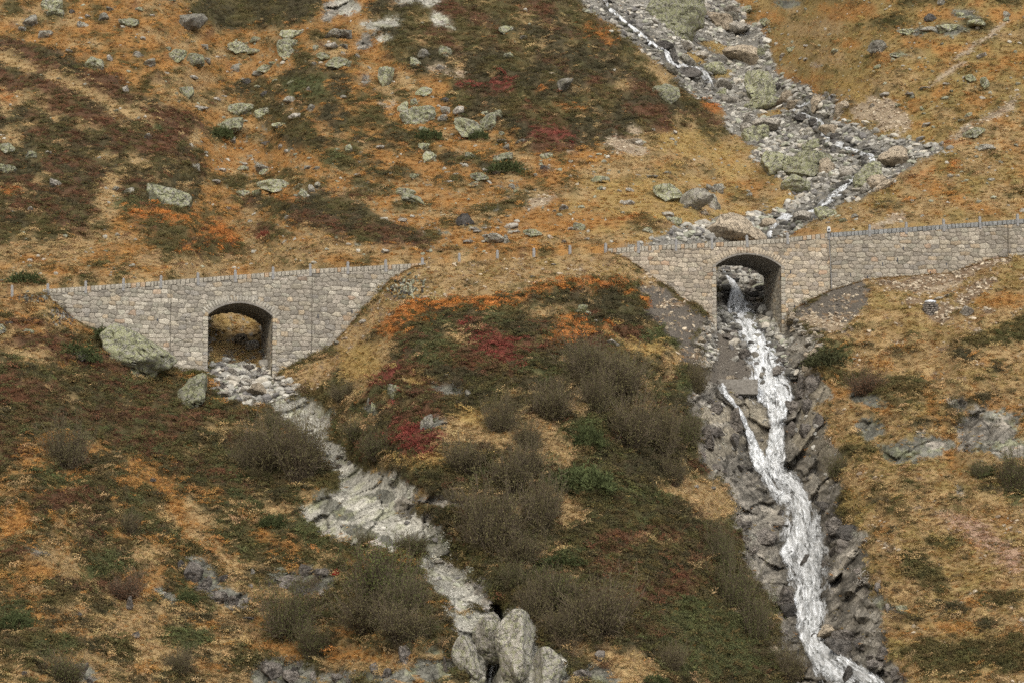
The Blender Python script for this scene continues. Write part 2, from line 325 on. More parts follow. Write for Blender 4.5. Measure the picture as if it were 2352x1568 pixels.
# middle hill
region([(975, 604), (1391, 578), (1440, 598), (1530, 655), (1500, 668), (1400, 650), (1300, 655), (1180, 680), (1060, 690), (950, 715), (880, 755), (800, 830), (760, 880), (740, 900), (690, 890), (640, 868), (756, 806), (846, 706), (900, 645), (950, 616)], TAN, [(HEA, .09, -n2), (OLI, .14, n1), (EARTH, .10, n3)])  # heath and earth flecks also paint the tussocks' brown shading into the verge
region([(1490, 665), (1530, 780), (1600, 860), (1600, 900), (1650, 1100), (1700, 1250), (1790, 1400), (1800, 1568), (1810, B), (1240, B), (1225, 1440), (1180, 1400), (1120, 1380), (1040, 1260), (960, 1130), (860, 1085), (790, 1030), (765, 980), (760, 880), (880, 757), (950, 718), (1100, 690), (1300, 660)], HEA, [(DHEA, .35, n2), (TAN, .12, -n1), (RED, .10, nd), (JUN, .10, -n2)])
spot(TAN, (1100, 1000, 130, 34, 5), (1250, 1015, 60, 55, 60), (1290, 940, 60, 20), (1010, 1150, 90, 16, 8), (1190, 1090, 50, 40), (1220, 1290, 60, 22), (1560, 800, 26, 60, -30), (1620, 1150, 60, 36, 30), (1440, 1560, 60, 60, -30), (1390, 1500, 50, 20), (1560, 1130, 40, 20), (1300, 1180, 40, 40), (860, 830, 60, 30, -40), (1200, 1180, 30, 30), (1290, 1100, 30, 50))
spot(GOLD, (830, 830, 50, 40, -40), (1010, 1060, 90, 20), (1120, 960, 70, 14), (960, 880, 50, 10), (880, 900, 40, 26), (1460, 790, 70, 22, 20), (840, 1090, 50, 9))
spot(BRI, (925, 728, 48, 15, -28), (1000, 705, 70, 15, -8), (1080, 698, 90, 15), (1170, 690, 70, 9), (1250, 664, 50, 9, -8), (1330, 660, 70, 13, 3), (1440, 664, 50, 9), (1480, 675, 30, 9), (900, 750, 36, 10, -30), (1335, 770, 70, 13), (1355, 780, 30, 14), (1500, 700, 30, 20, 60), (1300, 740, 40, 8), (890, 770, 30, 8), (985, 740, 30, 5))
spot(CRI, (1130, 785, 60, 15, 8), (1110, 745, 50, 9), (1140, 825, 50, 14, 8), (1170, 810, 36, 8, 30), (905, 855, 46, 18, -28), (868, 890, 44, 13, -38), (935, 840, 36, 12, -10), (960, 905, 70, 10, -12), (940, 990, 50, 9), (950, 1015, 50, 20), (970, 1040, 40, 12), (850, 915, 20, 8))
spot(RED, (1370, 790, 40, 14), (1415, 1250, 60, 24), (1500, 1370, 60, 20), (1180, 870, 0, 0), (1040, 820, 60, 14), (1560, 1340, 40, 18), (1650, 1240, 36, 18), (1640, 1290, 50, 14), (1400, 1310, 50, 12), (1730, 1540, 40, 14), (1700, 1500, 30, 14, 45))
spot(RED, (1080, 840, 110, 22, 8), (1000, 900, 70, 18, -10), (900, 880, 60, 26, -35), (1240, 800, 60, 16), (960, 960, 50, 22), (1440, 770, 40, 18, 20))
spot(CRI, (880, 875, 44, 14, -38), (960, 1000, 60, 26), (1140, 800, 70, 18, 12))
spot(JUN, (1130, 735, 50, 13), (1160, 655, 0, 0), (1180, 682, 36, 5), (1475, 664, 36, 5), (980, 800, 50, 12), (900, 905, 60, 14), (980, 980, 50, 11), (1340, 1000, 52, 34), (1340, 1110, 100, 34, 5), (1400, 1140, 80, 14), (1290, 1290, 70, 16, -18), (1000, 835, 40, 14), (1530, 790, 40, 16, 50), (1500, 770, 50, 12), (1580, 920, 30, 70, -15), (1490, 1150, 60, 16), (1250, 860, 60, 14))
spot(JUN, (1620, 1440, 110, 40, 20), (1680, 1500, 100, 40, 10), (1580, 1410, 60, 30), (1640, 1540, 110, 26), (1720, 1470, 50, 30, 50), (1560, 1480, 50, 24))
spot(DHEA, (1370, 700, 80, 14), (1420, 740, 70, 12), (1200, 760, 60, 10), (1250, 890, 70, 12), (1480, 1080, 80, 20), (1060, 870, 60, 10), (1580, 960, 30, 60))
spot(OUT, (1030, 893, 34, 8), (1040, 905, 22, 10), (1010, 975, 18, 10), (850, 945, 12, 16), (1345, 715, 0, 0))
# gravel fans beside the right bridge
region([(1478, 668), (1500, 655), (1600, 719), (1624, 726), (1604, 758), (1597, 787), (1604, 835), (1572, 835), (1527, 775), (1490, 740)], GRAV, [(EARTH, .12, n2), (SCR, .05, n3)])
region([(2380, 590), (B, 560), (B, B), (2085, B), (2080, 1568), (2030, 1500), (1990, 1250), (1930, 1120), (1900, 1000), (1845, 890), (1840, 800), (1900, 780), (1950, 700), (1991, 641), (2182, 625), (2268, 596)], TAN, [(ORA, .05, n1), (EARTH, .05, -n2), (HEA, .09, n2), (OLI, .22, -n1)])
region([(1995, 641), (1909, 667), (1829, 710), (1822, 724), (1860, 752), (1882, 768), (1937, 772), (1972, 722), (1990, 683)], GRAV, [(EARTH, .12, n2), (SCR, .05, n3)])
spot(SCR, (1905, 752, 44, 14), (1865, 735, 20, 8), (2140, 655, 80, 12, -10), (2210, 640, 70, 10, -25))
spot(EARTH, (2160, 640, 110, 18, -14), (2060, 655, 40, 8), (2270, 610, 60, 10, -12), (2240, 670, 60, 14, -30), (2100, 690, 20, 12), (2160, 720, 26, 20))
spot(JUN, (1905, 822, 50, 26), (1930, 800, 40, 12), (2260, 1085, 30, 16), (2340, 1120, 34, 40))
spot(HEA, (2330, 765, 50, 26, -10), (2050, 880, 100, 14, 5), (2020, 905, 80, 12), (1960, 870, 50, 14), (2120, 905, 50, 10), (2200, 1530, 90, 36, -20), (2120, 1500, 60, 26), (2330, 1500, 60, 40), (2130, 1330, 50, 24, 30), (2100, 1300, 30, 26), (2060, 930, 60, 10), (1960, 1040, 60, 12))
spot(ORA, (2145, 960, 12, 90, -10), (2185, 1040, 14, 60, -10), (2200, 1440, 70, 14), (2000, 930, 60, 16, 20), (2300, 690, 60, 14), (1950, 900, 30, 10), (1905, 900, 40, 24, 40))
spot(PINK, (2250, 1235, 70, 22, 30), (2310, 1270, 60, 26, 40), (2220, 1200, 50, 12, 20))
spot(OUT, (2275, 985, 70, 46, -8), (2230, 985, 30, 50), (2330, 1035, 50, 22), (2000, 985, 34, 22, 10), (2150, 1015, 44, 14, 10), (2060, 1040, 50, 16, 15), (1985, 920, 44, 14, 10), (2120, 1035, 40, 10), (2080, 1022, 30, 12), (2030, 1385, 20, 20, 60), (2190, 930, 20, 16))
spot(WET, (2275, 985, 56, 30, -8), (2235, 975, 26, 40), (2330, 1035, 40, 12), (2150, 1015, 22, 8)); spot(DHEA, (2120, 980, 36, 8), (2240, 925, 50, 8, -10), (2180, 960, 10, 40), (2090, 1080, 26, 7), (2010, 1150, 24, 7), (2280, 1130, 40, 9), (2050, 1220, 20, 8, 30), (2180, 1400, 50, 10), (2260, 1440, 40, 10), (2100, 1420, 26, 9), (2210, 820, 40, 9), (2290, 850, 36, 10), (1990, 800, 26, 6), (2080, 820, 30, 6)); spot(HEA, (2250, 790, 60, 12), (2090, 1120, 30, 10), (2160, 1250, 40, 10), (2300, 1380, 50, 16), (2060, 1160, 26, 8))
spot(WET, (2220, 1000, 26, 34), (2290, 970, 0, 0), (2200, 925, 14, 10, 50), (2205, 1135, 8, 26, -25))
# gorge of the right stream
region([(1612, 735), (1640, 700), (1644, 610), (1790, 610), (1800, 745), (1830, 750), (1885, 790), (1880, 830), (1842, 870), (1850, 930), (1900, 1000), (1925, 1100), (1930, 1170), (1985, 1250), (1995, 1330), (2025, 1440), (2030, 1500), (2085, 1568), (2200, B), (1930, B), (1810, 1600),
        (1790, 1440), (1740, 1330), (1700, 1240), (1690, 1170), (1650, 1110), (1612, 1040), (1590, 930), (1606, 860)], WET, [(BED, .0, n1)])
region([(1644, 600), (1795, 600), (1800, 760), (1830, 860), (1700, 880), (1640, 880), (1618, 800), (1640, 740)], BED, [(WET, .3, n1)])
spot(GRAV, (1680, 840, 44, 46), (1660, 790, 26, 26), (1650, 860, 30, 24))
region([(1672, 898), (1740, 905), (1778, 935), (1772, 960), (1768, 1060), (1740, 1060), (1716, 980), (1690, 930)], BSLAB)
spot(BSLAB, (1880, 900, 24, 40, -20), (1870, 960, 30, 50, -20), (1900, 1050, 30, 60, -15), (1660, 1010, 40, 40), (1650, 950, 40, 26), (1640, 1060, 20, 50), (1850, 1000, 20, 40))
spot(TAN, (1895, 940, 22, 22, 40), (1868, 905, 0, 0), (1640, 1120, 14, 10), (1945, 1100, 10, 20))
# left stream: rubble, slabs and the two bare humps at the foot
region([(478, 735), (630, 735), (640, 868), (690, 885), (680, 915), (600, 935), (520, 925), (478, 870)], BED)
region([(482, 700), (612, 700), (600, 850), (560, 830), (486, 845)], GOLD, [(TAN, .4, n2), (BED, .12, n3)])
region([(598, 925), (690, 910), (768, 960), (758, 1000), (795, 1045), (846, 1083), (939, 1097), (957, 1123), (930, 1170), (983, 1191), (1033, 1234), (1051, 1281), (1019, 1292), (965, 1263), (896, 1270), (853, 1256), (810, 1252), (698, 1202), (713, 1144), (777, 1137), (770, 1100), (735, 1051), (690, 1000), (640, 965)], SLAB)
region([(963, 1293), (1019, 1290), (1073, 1317), (1119, 1385), (1125, 1409), (1091, 1402), (1037, 1393), (986, 1349)], SLAB)
region([(1022, 1396), (1100, 1408), (1155, 1411), (1191, 1398), (1222, 1436), (1237, 1508), (1262, 1492), (1300, 1537), (1300, B), (1098, B), (1096, 1568), (1060, 1470)], SLAB)
spot(OUT, (760, 1165, 50, 20, 25), (840, 1225, 60, 12, 22), (880, 1140, 30, 16), (1190, 1540, 26, 50))
spot(WET, (925, 1165, 22, 24), (1010, 1150, 46, 14), (1040, 1160, 40, 9), (990, 1190, 14, 10), (1120, 1530, 12, 50, 8), (1150, 1470, 7, 40, 12), (1112, 1380, 10, 12), (1235, 1540, 5, 40), (1105, 1345, 16, 22, 45))
spot(OUT, (930, 1545, 50, 26), (860, 1560, 50, 14), (990, 1530, 40, 40), (780, 1560, 40, 16), (700, 1550, 26, 26), (1370, 1555, 46, 26), (1080, 1500, 18, 30), (1270, 1560, 20, 20))
spot(TAN, (870, 1530, 80, 9), (1180, 1390, 0, 0), (1400, 1510, 70, 16), (960, 1510, 60, 8), (1250, 1400, 36, 16))
ROCKY = np.isin(cls, [SLAB, BSLAB, BED, WET, OUT, SCR, GRAV, EARTH])
rockw = np.isin(cls, [SLAB, BSLAB, WET, OUT]).astype(float)
soilw = np.isin(cls, [GRAV, SCR, EARTH, BED]).astype(float)
def blur(a, n):
    for _ in range(n):
        a = (np.roll(a, 1, 0) + a * 2 + np.roll(a, -1, 0)) / 4; a = (np.roll(a, 1, 1) + a * 2 + np.roll(a, -1, 1)) / 4
    return a
rw = blur(rockw, 3); hw = blur(np.isin(cls, [HEA, DHEA, RED, BRI, CRI, JUN]).astype(float), 4)

# ---------------------------------------------------------------- relief
calm = (1 - .45 * wmask)
nearw = np.maximum(fa * above, fb * below)
nl = fbm(bx / 11, by / 11, bz / 8, 3, 41); nm = fbm(bx / 2.6, by / 2.6, bz / 2.2, 3, 42); nf = fbm(bx / .75, by / .75, bz / .6, 3, 43, .6)
zz = (bx * .25 + bz + 1.3 * fbm(bx / 5, by / 5, bz / 5, 3, 44))
ledge = 1 - np.abs(((zz / 1.6) % 1) * 2 - 1); ledge2 = 1 - np.abs((((bz - bx * .9) / 2.7 + nm * .4) % 1) * 2 - 1)
crk = np.abs(fbm(bx / 1.5, by / 1.5, bz / 1.1, 4, 45, .55))
fold = fbm((bx * .8 + bz * .6) / 26, by / 30, (bz * .8 - bx * .6) / 6.5, 3, 47)
dep = nl * 1.9 * nearw + fold * 2.0 * nearw + (nm * .45) * (.3 + .7 * nearw)
wetw = blur(np.isin(cls, [WET]).astype(float), 4); outw = blur((cls == OUT).astype(float), 3)
dep = dep - rw * (.5 * ledge ** 2 * (.5 + nm) + .45 * ledge2 - .55) * calm * (.5 + 1.2 * wetw)
Yd = Y + dep * (1 - .4 * wmask)
def facets(x, y, z, size, seed, an=(1, 1, 1)):
    x, y, z = x / size * an[0], y / size * an[1], z / size * an[2]
    xi, yi, zi = (np.floor(q).astype(np.int64) for q in (x, y, z)); best = np.full(x.shape, 9.); out = np.zeros(x.shape); sec = best.copy(); cid = out.copy()
    for a in (-1, 0, 1):
        for b in (-1, 0, 1):
            for c in (-1, 0, 1):
                cx, cy, cz = xi + a, yi + b, zi + c
                ex = x - cx - _h(cx, cy, cz, seed); ey = y - cy - _h(cx, cy, cz, seed + 1); ez = z - cz - _h(cx, cy, cz, seed + 2)
                d = ex * ex + ey * ey + ez * ez
                val = (_h(cx, cy, cz, seed + 3) - .5) * 1.1 + ex * (_h(cx, cy, cz, seed + 4) - .5) * 1.6 + ez * (_h(cx, cy, cz, seed + 5) - .35) * 1.6
                m = d < best; sec = np.where(m, best, np.minimum(sec, d)); out = np.where(m, val, out); cid = np.where(m, _h(cx, cy, cz, seed + 6), cid); best = np.where(m, d, best)
    return out, np.sqrt(sec) - np.sqrt(best), cid
rk_i = np.nonzero((rw > .02).ravel())[0]
fx_, fy_, fz_ = (q.ravel()[rk_i] for q in (bx, by, bz))
wp = fbm(fx_ / 1.8, fy_ / 1.8, fz_ / 1.8, 3, 61) * .7
rx_, rz_ = fx_ * .85 + fz_ * .5 + wp, fz_ * .85 - fx_ * .5 + wp        # bedding dips to the right
o1, e1, c1_ = facets(rx_, fy_, rz_, 4.2, 71, (.7, 1, 1.4)); o2, e2, c2_ = facets(rx_, fy_, rz_, 1.3, 81, (.6, 1, 1.6))
FAC = np.zeros(U.size); FAC[rk_i] = o1 * 1.35 + o2 * .30 + .25 * sstep(.10, 0, e1) + .10 * sstep(.12, 0, e2); FAC = FAC.reshape(U.shape); FAC = .55 * FAC + .45 * blur(FAC, 2); TON = np.zeros(U.size); TON[rk_i] = (c1_ - .5) * .42 + (c2_ - .5) * .34; TON = TON.reshape(U.shape)
EDG = np.zeros(U.size); EDG[rk_i] = np.maximum(sstep(.045, .0, e1), .5 * sstep(.07, .0, e2)); EDG = EDG.reshape(U.shape)
slabw = blur(np.isin(cls, [SLAB, BSLAB]).astype(float), 3)
dep_s = fbm(bx / 1.3, by / 1.3, bz / .5, 3, 63)
Yd = Yd + .16 * dep_s * slabw
Yd = Yd + FAC * rw * (1 - .45 * wmask) * (1 - .1 * slabw) * (1 - .45 * outw)
px_, py_, pz_ = pts(U, V, Yd)
lift = hw * (.20 + .55 * n2 * 1.3 + .34 * nf) + (1 - rw) * (.10 * nf + .05) + rw * (1 - .75 * blur(np.isin(cls, [SLAB, BSLAB]).astype(float), 2)) * (.07 * nf * calm - .20 * sstep(.10, .0, crk) * calm)
bedm = blur((cls == BED).astype(float), 2)
lift = lift + bedm * .18 * nf
pz_ = pz_ + lift * np.where(above, 1, np.where(below, sstep(0, 12, V - vbot(U)), .3))
# the road's inner edge: a low cut bank behind the deck
rz = pts(us, vt, Wu)[2] - .35
win = np.maximum(gauss(us - 550, 95), gauss(us - 1722, 115)) > .35
for j in range(NU):
    if win[j]: continue
    it = int(np.searchsorted(vs, vt[j])) - 1
    py_[it, j] = Wu[j] + 8.4; px_[it, j] = pts(us[j], vs[it], Wu[j] + 8.4)[0]; pz_[it, j] = rz[j] - .2
    for i in (it + 1, it + 2):
        if vs[i] < vb[j] + 2:
            py_[i, j] = Wu[j] + (.6 if i == it + 1 else .45); px_[i, j] = pts(us[j], vs[i], py_[i, j])[0]; pz_[i, j] = min(pz_[i, j], rz[j] - .15)

# colour of the ground itself
r1 = fbm(bx / 1.2, by / 1.2, bz / 1.0, 3, 51)[..., None]; r2 = fbm(bx / .35, by / .35, bz / .3, 2, 52)[..., None]
t = np.clip(.5 + .9 * r1 + .5 * r2 * (1 - .8 * rw[..., None]), 0, 1)
COLR = PAL[cls, 0] * (1 - t) + PAL[cls, 1] * t
lich = np.clip((fbm(bx / 1.4, by / 1.4, bz / 1.4, 4, 53, .6) - .05) * 5, 0, 1)[..., None]
COLR = np.where(np.isin(cls, [SLAB, OUT])[..., None], COLR * (1 - lich * .38) + np.array([.30, .31, .16]) * lich * .38, COLR)
dk = np.maximum(sstep(.03, .0, crk) * .5, EDG * 1.0)[..., None] * rw[..., None]
COLR = COLR * (1 - .62 * dk) * (1 + TON[..., None] * rw[..., None])
bed_ = fbm((bx * .85 + bz * .5) / 2.2, by / 2, (bz * .85 - bx * .5) / .28, 4, 57, .6)[..., None]
COLR = np.where((cls == WET)[..., None], COLR * (1.05 + 1.3 * bed_) * np.array([1.0, 1, .98]), COLR)
nearwater = np.clip(blur(wmask, 26) * 2.2, 0, 1)[..., None]
COLR = np.where(((cls == WET) | (cls == BED))[..., None], COLR * (1 - .42 * nearwater), COLR)
cb = np.stack([blur(COLR[..., k], 5) for k in range(3)], -1); cb = np.where(ROCKY[..., None], COLR, cb)
GX = np.stack([px_, py_, pz_], -1)

def mesh_np(name, verts, faces4, mat, smooth=True, attrs=None, parent=None):
    me = bpy.data.meshes.new(name)
    verts = np.ascontiguousarray(verts, np.float32).reshape(-1, 3); f = np.ascontiguousarray(faces4, np.int32)
    k = f.shape[1]
    me.vertices.add(len(verts)); me.vertices.foreach_set('co', verts.ravel())
    me.loops.add(f.size); me.loops.foreach_set('vertex_index', f.ravel())
    me.polygons.add(len(f)); me.polygons.foreach_set('loop_start', np.arange(0, f.size, k, dtype=np.int32))
    me.polygons.foreach_set('loop_total', np.full(len(f), k, np.int32))
    if smooth: me.polygons.foreach_set('use_smooth', np.ones(len(f), bool))
    for an, arr in (attrs or {}).items():
        arr = np.asarray(arr, np.float32)
        if arr.ndim == 2 and arr.shape[1] == 3: arr = np.hstack([arr, np.ones((len(arr), 1), np.float32)])
        if arr.ndim == 2: a = me.attributes.new(an, 'FLOAT_COLOR', 'POINT'); a.data.foreach_set('color', np.ascontiguousarray(arr).ravel())
        else: a = me.attributes.new(an, 'FLOAT', 'POINT'); a.data.foreach_set('value', np.ascontiguousarray(arr))
    me.update(); me.validate()
    if mat: me.materials.append(mat)
    o = bpy.data.objects.new(name, me); COL.objects.link(o)
    if parent: o.parent = parent
    return o
def gridfaces(nr, nc, flip=False):
    i = np.arange(nr * nc).reshape(nr, nc)
    q = np.stack([i[:-1, :-1], i[1:, :-1], i[1:, 1:], i[:-1, 1:]], -1).reshape(-1, 4)
    return q[:, ::-1] if flip else q
# ---------------------------------------------------------------- materials
def newmat(name):
    m = bpy.data.materials.new(name); m.use_nodes = True
    t = m.node_tree; b = t.nodes['Principled BSDF']
    b.inputs['Roughness'].default_value = .95; b.inputs['Specular IOR Level'].default_value = .2
    return m, t, b
def N(t, kind, **kw):
    n = t.nodes.new(kind)
    for k, v in kw.items():
        if k in n.inputs: n.inputs[k].default_value = v
        else: setattr(n, k, v)
    return n
def mathn(t, op, a, b=None, clamp=False):
    n = t.nodes.new('ShaderNodeMath'); n.operation = op; n.use_clamp = clamp
    for i, x in enumerate((a, b)):
        if x is None: continue
        if isinstance(x, (int, float)): n.inputs[i].default_value = x
        else: t.links.new(x, n.inputs[i])
    return n.outputs[0]
def mixc(t, fac, a, b, mode='MIX'):
    n = t.nodes.new('ShaderNodeMix'); n.data_type = 'RGBA'; n.blend_type = mode
    for s, x in ((n.inputs[0], fac), (n.inputs[6], a), (n.inputs[7], b)):
        if isinstance(x, (int, float)): s.default_value = x
        elif isinstance(x, tuple): s.default_value = x if len(x) == 4 else x + (1,)
        else: t.links.new(x, s)
    return n.outputs[2]
def ramp(t, fac, stops):
    n = t.nodes.new('ShaderNodeValToRGB'); e = n.color_ramp.elements
    while len(e) > 1: e.remove(e[-1])
    for i, (p, c) in enumerate(stops):
        el = e[0] if i == 0 else e.new(p)
        el.position = p; el.color = (c, c, c, 1) if isinstance(c, (int, float)) else tuple(c) + (1,)
    t.links.new(fac, n.inputs[0]); return n.outputs[0]
def noise(t, scale, detail=4, rough=.6, vec=None, dist=0):
    n = N(t, 'ShaderNodeTexNoise', Scale=scale, Detail=detail, Roughness=rough, Distortion=dist)
    if vec is not None: t.links.new(vec, n.inputs['Vector'])
    return n.outputs[0]
def bump(t, b, h, dist, strength=1.):
    n = N(t, 'ShaderNodeBump', Strength=strength, Distance=dist); t.links.new(h, n.inputs['Height']); t.links.new(n.outputs[0], b.inputs['Normal'])
def attr(t, name, kind='GEOMETRY'):
    n = t.nodes.new('ShaderNodeAttribute'); n.attribute_name = name; n.attribute_type = kind; return n

M = {}
m, t, b = newmat('ground'); M['ground'] = m
co = t.nodes.new('ShaderNodeTexCoord').outputs['Object']
a = attr(t, 'cover'); rk = attr(t, 'rock')
f1 = noise(t, 2.2, 6, .7, co); f2 = noise(t, 9, 4, .7, co)
c = mixc(t, mathn(t, 'SUBTRACT', 1., mathn(t, 'MULTIPLY', rk.outputs['Fac'], .6)), a.outputs['Color'], mixc(t, 1, a.outputs['Color'], ramp(t, f2, [(.3, .55), (.7, 1.45)]), 'MULTIPLY'))
n5 = noise(t, 1.1, 7, .7, co, .8)
ck = ramp(t, n5, [(.455, 1.0), (.495, .5), (.505, .5), (.545, 1.0)])
c = mixc(t, mathn(t, 'MULTIPLY', rk.outputs['Fac'], .8), c, mixc(t, 1, c, ck, 'MULTIPLY'))
t.links.new(c, b.inputs['Base Color'])
hh = mathn(t, 'ADD', f1, mathn(t, 'MULTIPLY', mathn(t, 'MULTIPLY', ck, rk.outputs['Fac']), .35))
hh = mathn(t, 'MULTIPLY', hh, mathn(t, 'SUBTRACT', 1., mathn(t, 'MULTIPLY', rk.outputs['Fac'], .5)))
bump(t, b, hh, .30, .8)
wt = attr(t, 'wet'); t.links.new(ramp(t, wt.outputs['Fac'], [(0., .95), (.6, .42)]), b.inputs['Roughness'])

terrain = mesh_np('hillside', GX, gridfaces(NV, NU), M['ground'], True, {'cover': cb.reshape(-1, 3), 'rock': rw.ravel(), 'wet': (nearwater[..., 0] * rw).ravel()})
terrain['kind'] = 'structure'

# surface lookups
def gi(u, v): return (np.clip((np.asarray(v) - V0) / DU, 0, NV - 1.001), np.clip((np.asarray(u) - U0) / DU, 0, NU - 1.001))
def surf(u, v):
    i, j = gi(u, v); i0 = i.astype(int); j0 = j.astype(int); fi = (i - i0)[..., None]; fj = (j - j0)[..., None]
    return (GX[i0, j0] * (1 - fi) * (1 - fj) + GX[i0 + 1, j0] * fi * (1 - fj) + GX[i0, j0 + 1] * (1 - fi) * fj + GX[i0 + 1, j0 + 1] * fi * fj)
Gs = np.stack([blur(GX[..., k], 3) for k in range(3)], -1)
tu = np.gradient(Gs, axis=1); tv = np.gradient(Gs, axis=0)
NRM = np.cross(tv, tu); NRM /= np.linalg.norm(NRM, axis=-1, keepdims=True) + 1e-9
NRM = np.where(NRM[..., 2:3] < 0, -NRM, NRM)
def snorm(u, v):
    i, j = gi(u, v); return NRM[i.astype(int), j.astype(int)]
def sp(u, v): return Vector([float(x) for x in surf(np.array([u]), np.array([v]))[0]])
def tag(o, label=None, cat=None, group=None, kind=None):
    if label: o['label'] = label
    if cat: o['category'] = cat
    if group: o['group'] = group
    if kind: o['kind'] = kind
    return o
def empty(name, loc, rz=0):
    o = bpy.data.objects.new(name, None); COL.objects.link(o); o.location = loc; o.rotation_euler = (0, 0, rz); o.empty_display_size = .3; return o
# ---------------------------------------------------------------- masonry
def stonecells(s, z, w, h, seed, round_=1.0):
    """irregular rubble courses: distance to the nearest joint, stone id, offset inside the stone"""
    z = z + .14 * fbm(s / 1.7, z / 1.4, 0 * s, 2, seed + 3)
    s = s + .10 * fbm(s / .8, z / .5, 0 * s + 4, 2, seed + 4)
    best = np.full(s.shape, 9.); sec = np.full(s.shape, 9.); bid = np.zeros(s.shape); bz_ = np.zeros(s.shape)
    r0 = np.floor(z / h).astype(np.int64)
    for dr in (-1, 0, 1):
        r = r0 + dr
        off = _h(r, r * 0, r * 0 + 1, seed) * 1.0
        ww = w * (.8 + .5 * _h(r, r * 0, r * 0 + 2, seed))
        c0 = np.floor(s / ww - off).astype(np.int64)
        for dc in (-1, 0, 1, 2):
            c = c0 + dc
            jx = _h(c, r, r * 0 + 3, seed) * .60 - .30; jz = _h(c, r, r * 0 + 4, seed) * .46 - .23
            sc = .82 + .36 * _h(c, r, r * 0 + 7, seed)
            ex = (s - (c + off + .5 + jx) * ww) / ww; ez = (z - (r + .5 + jz) * h) / h
            d = (np.abs(ex) ** 3.2 + np.abs(ez) ** 3.2) ** (1 / 3.2) / sc
            m = d < best
            sec = np.where(m, best, np.minimum(sec, d)); bid = np.where(m, _h(c, r, r * 0 + 9, seed), bid); bz_ = np.where(m, ez, bz_); best = np.where(m, d, best)
    return sec - best, bid, bz_
STONE = np.array([(.345, .31, .25), (.30, .27, .22), (.375, .34, .275), (.33, .29, .235), (.27, .245, .205), (.38, .335, .25), (.40, .31, .20), (.34, .30, .25), (.31, .295, .235), (.29, .27, .24), (.41, .375, .305), (.34, .315, .25), (.32, .285, .235), (.355, .32, .26)])
def masonry_cols(bid, e, s, z, warm=0.0, dark=1.0, seed=5):
    k = (bid * 997 % 1 * len(STONE)).astype(int) % len(STONE)
    c = STONE[k] * (.74 + .44 * (bid * 131 % 1))[..., None]
    rare = (bid * 53 % 1) > .975
    c = np.where(rare[..., None], c * np.array([1.12, .86, .70]), c)
    lum = c.mean(-1, keepdims=True); c = c * .62 + lum * np.array([1.12, 1.0, .82]) * .38
    g = fbm(s / .35, z / .3, 0 * s, 3, seed)[..., None]
    g2_ = fbm(s / 3.5, z / 2.2, 0 * s, 3, seed + 1)[..., None]
    c = c * (1 + .22 * g + .14 * g2_) * np.array([1 + warm, 1, 1 - warm]) * dark
    j = sstep(.085, .015, e)[..., None]
    return c * (1 - j) + np.array([.11, .095, .075]) * j
def wall_face(name, plan, ztop, zbot, normal_sign, mat, parent, step=.05, opening=None, amp=.085, w=.76, h=.43, seed=1, cols=None, s0=0., joints=()):
    """plan: list of (x, y); ztop(s), zbot(s) functions of the length along the wall"""
    P = np.array(plan, float); seg = np.hypot(*np.diff(P, axis=0).T); cs = np.concatenate([[0], np.cumsum(seg)])
    n = max(2, int(cs[-1] / step)); s = np.linspace(0, cs[-1], n)
    X = np.interp(s, cs, P[:, 0]); Yy = np.interp(s, cs, P[:, 1])
    tx = np.gradient(X, s); ty = np.gradient(Yy, s)
    nx, ny = ty * normal_sign, -tx * normal_sign
    zt = ztop(s); zb = zbot(s)
    zmin = zb.min(); nz = int((zt.max() - zmin) / step) + 1
    T = np.linspace(0, 1, nz)[:, None]
    # levels are horizontal; the top row follows the coping
    Z = zmin + (zt.max() - zmin) * T + 0 * s[None, :]
    Z = np.minimum(Z, zt[None, :])
    SS = s[None, :] + s0 + 0 * Z
    e, bid, bz_ = stonecells(SS, Z - .045 * SS * 0, w, h, seed)
    rel = amp * (sstep(0, .22, e) * (.5 + .6 * bid) + .25 * fbm(SS / .25, Z / .2, 0 * Z, 3, seed + 9) * sstep(.02, .15, e))
    for js in joints:
        rel = np.where(np.abs(SS - s0 - js) < .035, -.06, rel); e = np.where(np.abs(SS - s0 - js) < .03, 0, e)
    Vx = X[None, :] + nx[None, :] * rel; Vy = Yy[None, :] + ny[None, :] * rel
    f = gridfaces(nz, n, flip=(normal_sign > 0))
    keep = np.ones(len(f), bool)
    sc_ = SS[:, :].ravel()[f].mean(1) - s0; zc = Z.ravel()[f].mean(1)
    hgt = Z.ravel()[f].max(1) - Z.ravel()[f].min(1)
    keep &= hgt > 1e-4
    keep &= zc > np.interp(sc_, s, zb)
    if opening is not None: keep &= ~opening(sc_, zc)
    f = f[keep]
    C = (cols or masonry_cols)(bid, e, SS, Z)
    v = np.stack([Vx, Vy, Z], -1).reshape(-1, 3); C = C.reshape(-1, 3)
    used = np.zeros(len(v), bool); used[f.ravel()] = True; idx = np.cumsum(used) - 1
    return mesh_np(name, v[used], idx[f], mat, True, {'cover': C[used]}, parent)

